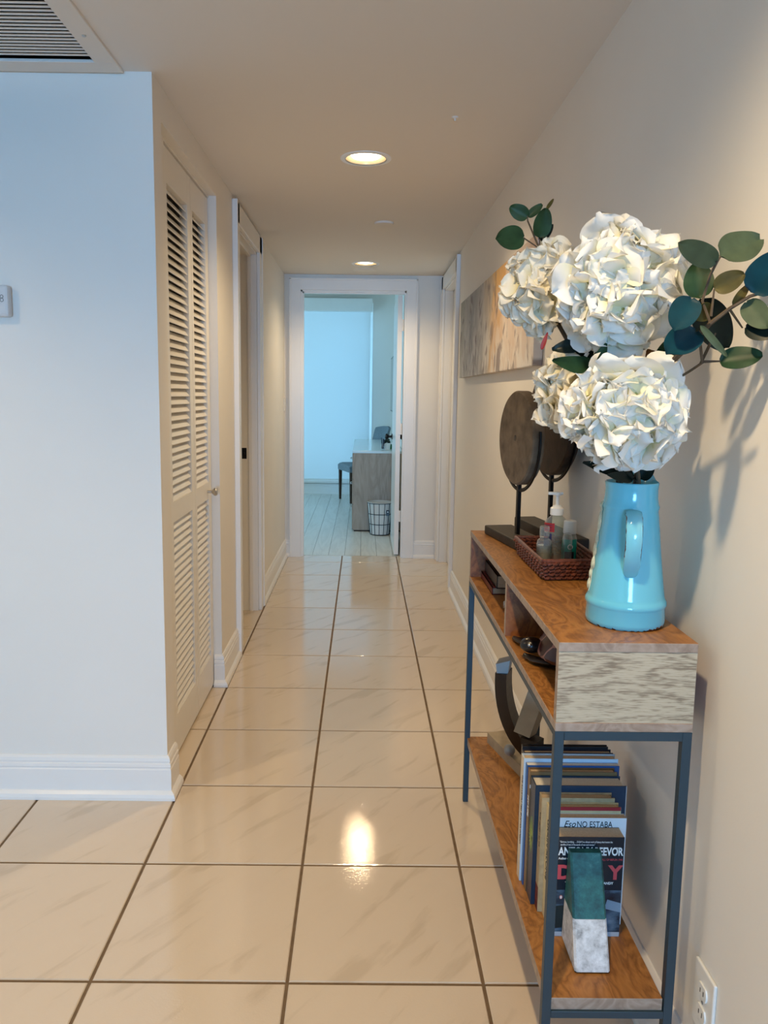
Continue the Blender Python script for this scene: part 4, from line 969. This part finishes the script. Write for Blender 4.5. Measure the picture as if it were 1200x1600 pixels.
obj('cover_picture', MB().prism([(.660, yF-.0002, .300), (.688, yF-.0002, .292), (.688, yF-.0002, .272), (.655, yF-.0002, .280)], (0, .0003, 0)), cov('sky_print', (.22, .30, .38), .3), b1)
obj('cover_picture', MB().prism([(.556, yF-.0002, .285), (.580, yF-.0002, .288), (.583, yF-.0002, .240), (.556, yF-.0002, .236)], (0, .0003, 0)), cov('boat_print', (.010, .020, .022), .3), b1)
obj('cover_band', MB().box(.5535, .6878, yF, -.132, .2186, .2285), cov('pale_band', (.40, .42, .45), .3), b1)
em2 = MB(); em2.prism([(.566+.0032*math.cos(a), yF-.0003, .3045+.0044*math.sin(a)) for a in [2*PI*k/16 for k in range(16)]], (0, .0004, 0))
obj('cover_emblem', em2, pm('emblem_pink', (.55, .22, .18), .4), b1, label='small oval emblem')
obj('cover_emblem', MB().prism([(.566+.0014*math.cos(a), yF-.0006, .3045+.0030*math.sin(a)) for a in [2*PI*k/12 for k in range(12)]], (0, .0004, 0)), white, b1, label='white figure in the emblem')
text('cover_title', 'Eso', .0200, (.5745, -.0958, .4345), FR, black_t, b2, sx=.85, shear=.35)
text('cover_title', 'NO ESTABA', .0185, (.6015, -.0958, .4345), FR, black_t, b2, sx=.74)
text('cover_title', 'EN MI LIBRO DE', .0185, (.5760, -.0958, .4165), FR, black_t, b2, sx=.72)
obj('top_edge', MB().box(.5485, .6965, -.0780, -.0760, SZ+.242, SZ+.2492), redc, b3, label='red top edge of the cover')
text('spine_title', 'GRAIN ALONE', .0165, (.5478, -.0715, .440), RSP, black_t, b3, sx=1.25)
text('spine_title', 'BRIEF HISTORY OF THE', .0062, (.5378, -.0470, .440), RSP, black_t, b4, sx=1.2)
obj('spine_band', MB().box(.5376, .538, -.0565, -.0335, SZ+.0005, SZ+.055), pm('worn_dark_red', (.14, .02, .015), .6, var=.4, vscale=120), b4, label='worn dark red band')
gl_ = pm('palm_green', (.25, .33, .08), .45)
for k in range(13):
    a = math.radians(-70+12*k); c0 = Vector((.5286, -.026, .368)); dv = Vector((0, math.cos(a)*.036, math.sin(a)*.046))
    obj('spine_leaf', MB().prism([c0+dv*.12+Vector((0, .001, .0014)), c0+dv*.7+Vector((0, .0012, .0022)), c0+dv, c0+dv*.7-Vector((0, .0012, .0022)), c0+dv*.12-Vector((0, .001, .0014))], (.0004, 0, 0)), gl_, b5, label='green printed palm leaflet')
obj('fore_edge', MB().box(.7215, .7225, -.0327, -.0300, SZ, SZ+.272), whitec, b5, label='white edge of the cover')
for k in range(10):
    obj('cover_photo', MB().box(.535+.0182*k, .550+.0182*k, .0126, .0130, SZ+.256, SZ+.268), cov('photo_print', random.choice([(.60, .66, .68), (.45, .55, .62), (.66, .66, .60), (.40, .42, .48)]), .3), b6)
obj('cover_band', MB().box(.5275, .6, .0126, .0130, SZ+.242, SZ+.250), whitec, b6)
obj('cover_band', MB().box(.600, .7155, .0126, .0130, SZ+.228, SZ+.250), M['dark'], b6)
text('spine_title', 'MY LIFE', .012, (.5267, .0245, .44), RSP, white, b6, sx=1.2)
text('spine_title', 'THE ILLUSTRATED ENCYCLOPEDIA', .0105, (.5202, .058, .47), RSP, black_t, b8, sx=1.0)

# bookend
sto = bpy.data.materials.new('green_white_marble'); sto.use_nodes = True
n, l = nodes(sto); b = n['Principled BSDF']; b.inputs['Roughness'].default_value = .45
gg = n.new('ShaderNodeNewGeometry'); t = n.new('ShaderNodeTexNoise'); t.inputs['Scale'].default_value = 60; t.inputs['Detail'].default_value = 8; t.inputs['Roughness'].default_value = .7; l.new(gg.outputs['Position'], t.inputs[0])
sg = ramp(n, [(.32, (.008, .050, .050)), (.52, (.016, .110, .105)), (.62, (.025, .15, .14)), (.74, (.10, .26, .24))]); l.new(t.outputs['Fac'], sg.inputs[0]); l.new(sg.outputs[0], b.inputs['Base Color'])
stw = bpy.data.materials.new('white_marble'); stw.use_nodes = True
n, l = nodes(stw); b = n['Principled BSDF']; b.inputs['Roughness'].default_value = .5
gg = n.new('ShaderNodeNewGeometry'); t = n.new('ShaderNodeTexNoise'); t.inputs['Scale'].default_value = 55; t.inputs['Detail'].default_value = 8; t.inputs['Roughness'].default_value = .7; l.new(gg.outputs['Position'], t.inputs[0])
sg = ramp(n, [(.32, (.28, .27, .26)), (.47, (.56, .55, .54)), (.7, (.82, .82, .82))]); l.new(t.outputs['Fac'], sg.inputs[0]); l.new(sg.outputs[0], b.inputs['Base Color'])
be = thing('bookend', 'wedge shaped green and white marble bookend propping the row of books', 'bookend', (.605, -.18, SZ))
xa, xb, ya, yb = .5705, .6380, -.236, -.1345
z0, zm, z1 = SZ+.003, .304, .412
def fy(z): return ya+(z-z0)/(z1-z0)*(-.150-ya)
def wx(z): f = (z-z0)/(z1-z0); return xa+.005*f, xb+.001*f
def sect(z, o_=.004):
    a_, b__ = wx(z); f_ = fy(z)
    return [(a_, f_+o_, z), (a_+o_, f_, z), (b__-o_, f_, z), (b__, f_+o_, z), (b__, yb, z), (a_, yb, z)]
obj('white_block', MB().loft([sect(z0), sect(zm)]), stw, be, label='white marble lower block')
obj('green_block', MB().loft([sect(zm+.0004), sect(z1-.003), [(p[0]*.97+.6035*.03, p[1], z1) for p in sect(z1)]]), sto, be, label='dark green marble upper block')
obj('pad', MB().box(xa+.001, xb-.001, ya+.004, yb, SZ, SZ+.003), M['black'], be)

# ================================================================== BEDROOM FURNITURE
dkx0, dkx1, dky0, dky1 = .060, .540, 5.80, 7.70
de = thing('desk', 'grey brown wooden desk with a pale glass top along the bedroom wall', 'desk', (.3, 6.75, 0))
obj('desk_top', MB().box(dkx0, dkx1, dky0-.003, dky1, .752, .775, .002), M['desktop'], de)
obj('side_panel', MB().box(dkx0+.012, dkx1-.002, dky0, dky0+.03, .012, .752, .001), M['desk'], de)
obj('side_panel', MB().box(dkx0+.012, dkx1-.002, dky1-.03, dky1, .012, .752, .001), M['desk'], de)
obj('plinth', MB().box(dkx0+.02, dkx1-.01, dky0+.005, dky0+.42, 0, .012), M['dark'], de)
obj('back_panel', MB().box(dkx1-.025, dkx1-.005, dky0+.03, dky1-.03, .30, .752), M['desk'], de)
for k in range(3):
    dr = obj('drawer', MB().box(dkx0, dkx0+.018, dky0+.006, dky0+.43, .020+.244*k, .258+.244*k, .002), M['desk'], de)
    obj('handle', MB().tube([(dkx0, dky0+.15, .20+.244*k), (dkx0-.018, dky0+.15, .20+.244*k), (dkx0-.018, dky0+.29, .20+.244*k), (dkx0, dky0+.29, .20+.244*k)], .004, 6), M['steel'], dr)
obj('pedestal', MB().box(dkx0+.018, dkx1-.03, dky0+.03, dky0+.43, .012, .752), M['desk'], de)
# pot, pencil cup, green box on the desk
soil = pm('dark_plant', (.010, .022, .012), .6)
pp_ = thing('plant_pot', 'small white flower pot with dark plant on the desk', 'plant pot', (.398, 6.05, .775))
obj('pot', MB().lathe([(.001, 0), (.024, 0), (.032, .055), (.033, .062), (.028, .062), (.026, .05), (.0, .05)], (.398, 6.05, .775), 20), M['plastic'], pp_)
m = MB()
for k in range(14):
    a = k*2.4; rr_ = .012+.02*((k*7) % 5)/5; m.sphere((.398+rr_*math.cos(a), 6.05+rr_*math.sin(a), .842+.008*(k % 4)), .014, (1, 1, .8), 8)
obj('foliage', m, soil, pp_)
cu = thing('pencil_cup', 'small glass cup of dark pens beside the flower pot on the desk', 'cup', (.352, 6.03, .775))
obj('cup', MB().lathe([(.0, 0), (.018, 0), (.019, .055), (.017, .055), (.016, .004), (0, .004)], (.352, 6.03, .775), 16), M['glass'], cu)
for k in range(5):
    a = k*1.3; obj('pen', MB().tube([(.352+.008*math.cos(a), 6.03+.008*math.sin(a), .780), (.352+.016*math.cos(a), 6.03+.016*math.sin(a), .870+.008*(k % 3))], .0042, 6), pm('dark_pen', (.02, .03, .06), .5), cu)
gb = thing('green_box', 'small dark green box at the right end of the desk', 'box', (.452, 6.12, .775))
obj('box_body', MB().box(.428, .478, 6.09, 6.15, .775, .822, .003), pm('green_card', (.010, .120, .020), .5), gb)
obj('lid', MB().box(.426, .480, 6.088, 6.152, .8222, .832, .002), M['plastic'], gb)
# chair
fabm = pm('blue_grey_upholstery', (.17, .215, .245), .85, var=.12, vscale=60, bump=.3, bscale=500)
legm = pm('dark_walnut', (.060, .030, .016), .45)
chx = Vector((.165, 7.99, 0)); f_ = Vector((-.90, -.30, 0)).normalized(); s_ = Vector((f_.y, -f_.x, 0))
ch = thing('upholstered_chair', 'blue grey upholstered chair with dark wooden legs behind the desk', 'chair', chx)
def cp(a, b__, z): return chx + f_*a + s_*b__ + Vector((0, 0, z))
def slab(f0, f1, w0, w1, z0a, z1a, z0b, z1b):
    return MB().loft([[cp(f0, -w0, z0a), cp(f0, w0, z0a), cp(f0, w0, z1a), cp(f0, -w0, z1a)], [cp(f1, -w1, z0b), cp(f1, w1, z0b), cp(f1, w1, z1b), cp(f1, -w1, z1b)]])
m = slab(-.23, .25, .215, .25, .375, .425, .375, .425); obj('seat_frame', m, fabm, ch)
m = MB()
for k in range(5):
    pass
rings = []
for k, (fz, zz) in enumerate(((.0, .426), (.006, .440), (.02, .455), (.05, .466))):
    rings.append([cp(-.22+fz, -.20+fz, zz), cp(.255-fz, -.245+fz, zz), cp(.255-fz, .245-fz, zz), cp(-.22+fz, .20-fz, zz)])
m.loft(rings); m.smooth = True; obj('seat_cushion', m, fabm, ch)
rings = []
for k in range(9):
    z = .46+.46*k/8; lean = -.20-.09*(k/8)**1.2; wb = .215+.025*math.sin(PI*k/8*.6); tk = .045-.018*k/8
    pts = []
    for j in range(9):
        u = -1+2*j/8; pts.append(cp(lean+.05*u*u, wb*u, z-(.025*u*u if k == 8 else 0)))
    for j in range(8, -1, -1):
        u = -1+2*j/8; pts.append(cp(lean-tk+.05*u*u, wb*u, z-(.025*u*u if k == 8 else 0)))
    rings.append(pts)
m = MB().loft(rings); m.smooth = True; obj('backrest', m, fabm, ch)
for a, b__ in ((.225, .225), (.225, -.225), (-.20, .19), (-.20, -.19)):
    m = MB(); w0, w1 = .018, .012; sp_ = .03 if a < 0 else 0
    m.loft([[cp(a-sp_*1.5+x*w1, b__+y*w1, 0) for x, y in ((-1, -1), (1, -1), (1, 1), (-1, 1))], [cp(a+x*w0, b__+y*w0, .376) for x, y in ((-1, -1), (1, -1), (1, 1), (-1, 1))]])
    obj('leg', m, legm, ch)
# wastebasket
wb_ = thing('wastebasket', 'white lined wire wastebasket standing before the desk', 'wastebasket', (.326, 5.66, 0))
c = (.326, 5.66, 0)
liner = pm('white_liner', (.66, .65, .62), .7)
obj('liner', MB().lathe([(.0, .006), (.088, .006), (.118, .308), (.116, .310), (.085, .010), (.0, .010)], c, 32), liner, wb_)
for z in (.004, .102, .198, .300):
    R_ = .0905+(.120-.0905)*z/.305; obj('wire', MB().tube([(c[0]+R_*math.cos(a), c[1]+R_*math.sin(a), z+.002) for a in [2*PI*k/36 for k in range(37)]], .0028, 6), M['blackmetal'], wb_)
for k in range(14):
    a = 2*PI*(k+.3)/14; obj('wire', MB().tube([(c[0]+.0905*math.cos(a), c[1]+.0905*math.sin(a), .004), (c[0]+.120*math.cos(a), c[1]+.120*math.sin(a), .303)], .0024, 6), M['blackmetal'], wb_)
tg_ = MB().box(.380, .412, 5.549, 5.552, .195, .245); obj('tag', tg_, M['black'], wb_, label='square black tag')
obj('tag_print', MB().lathe([(.006, 0), (.006, -.0006), (0, -.0006)], (.396, 5.549, .228), 12, axis='y'), white, wb_)
# flat framed panel on the bedroom's right wall
tv = thing('wall_television', 'thin dark framed flat screen on the bedroom right wall', 'television', (.53, 7.6, 1.1))
obj('frame', MB().box(.500, .545, 6.90, 8.30, 1.105, 1.755, .004), M['black'], tv)
obj('screen', MB().box(.4985, .500, 6.915, 8.285, 1.12, 1.74), pm('dark_screen', (.03, .05, .055), .08), tv)
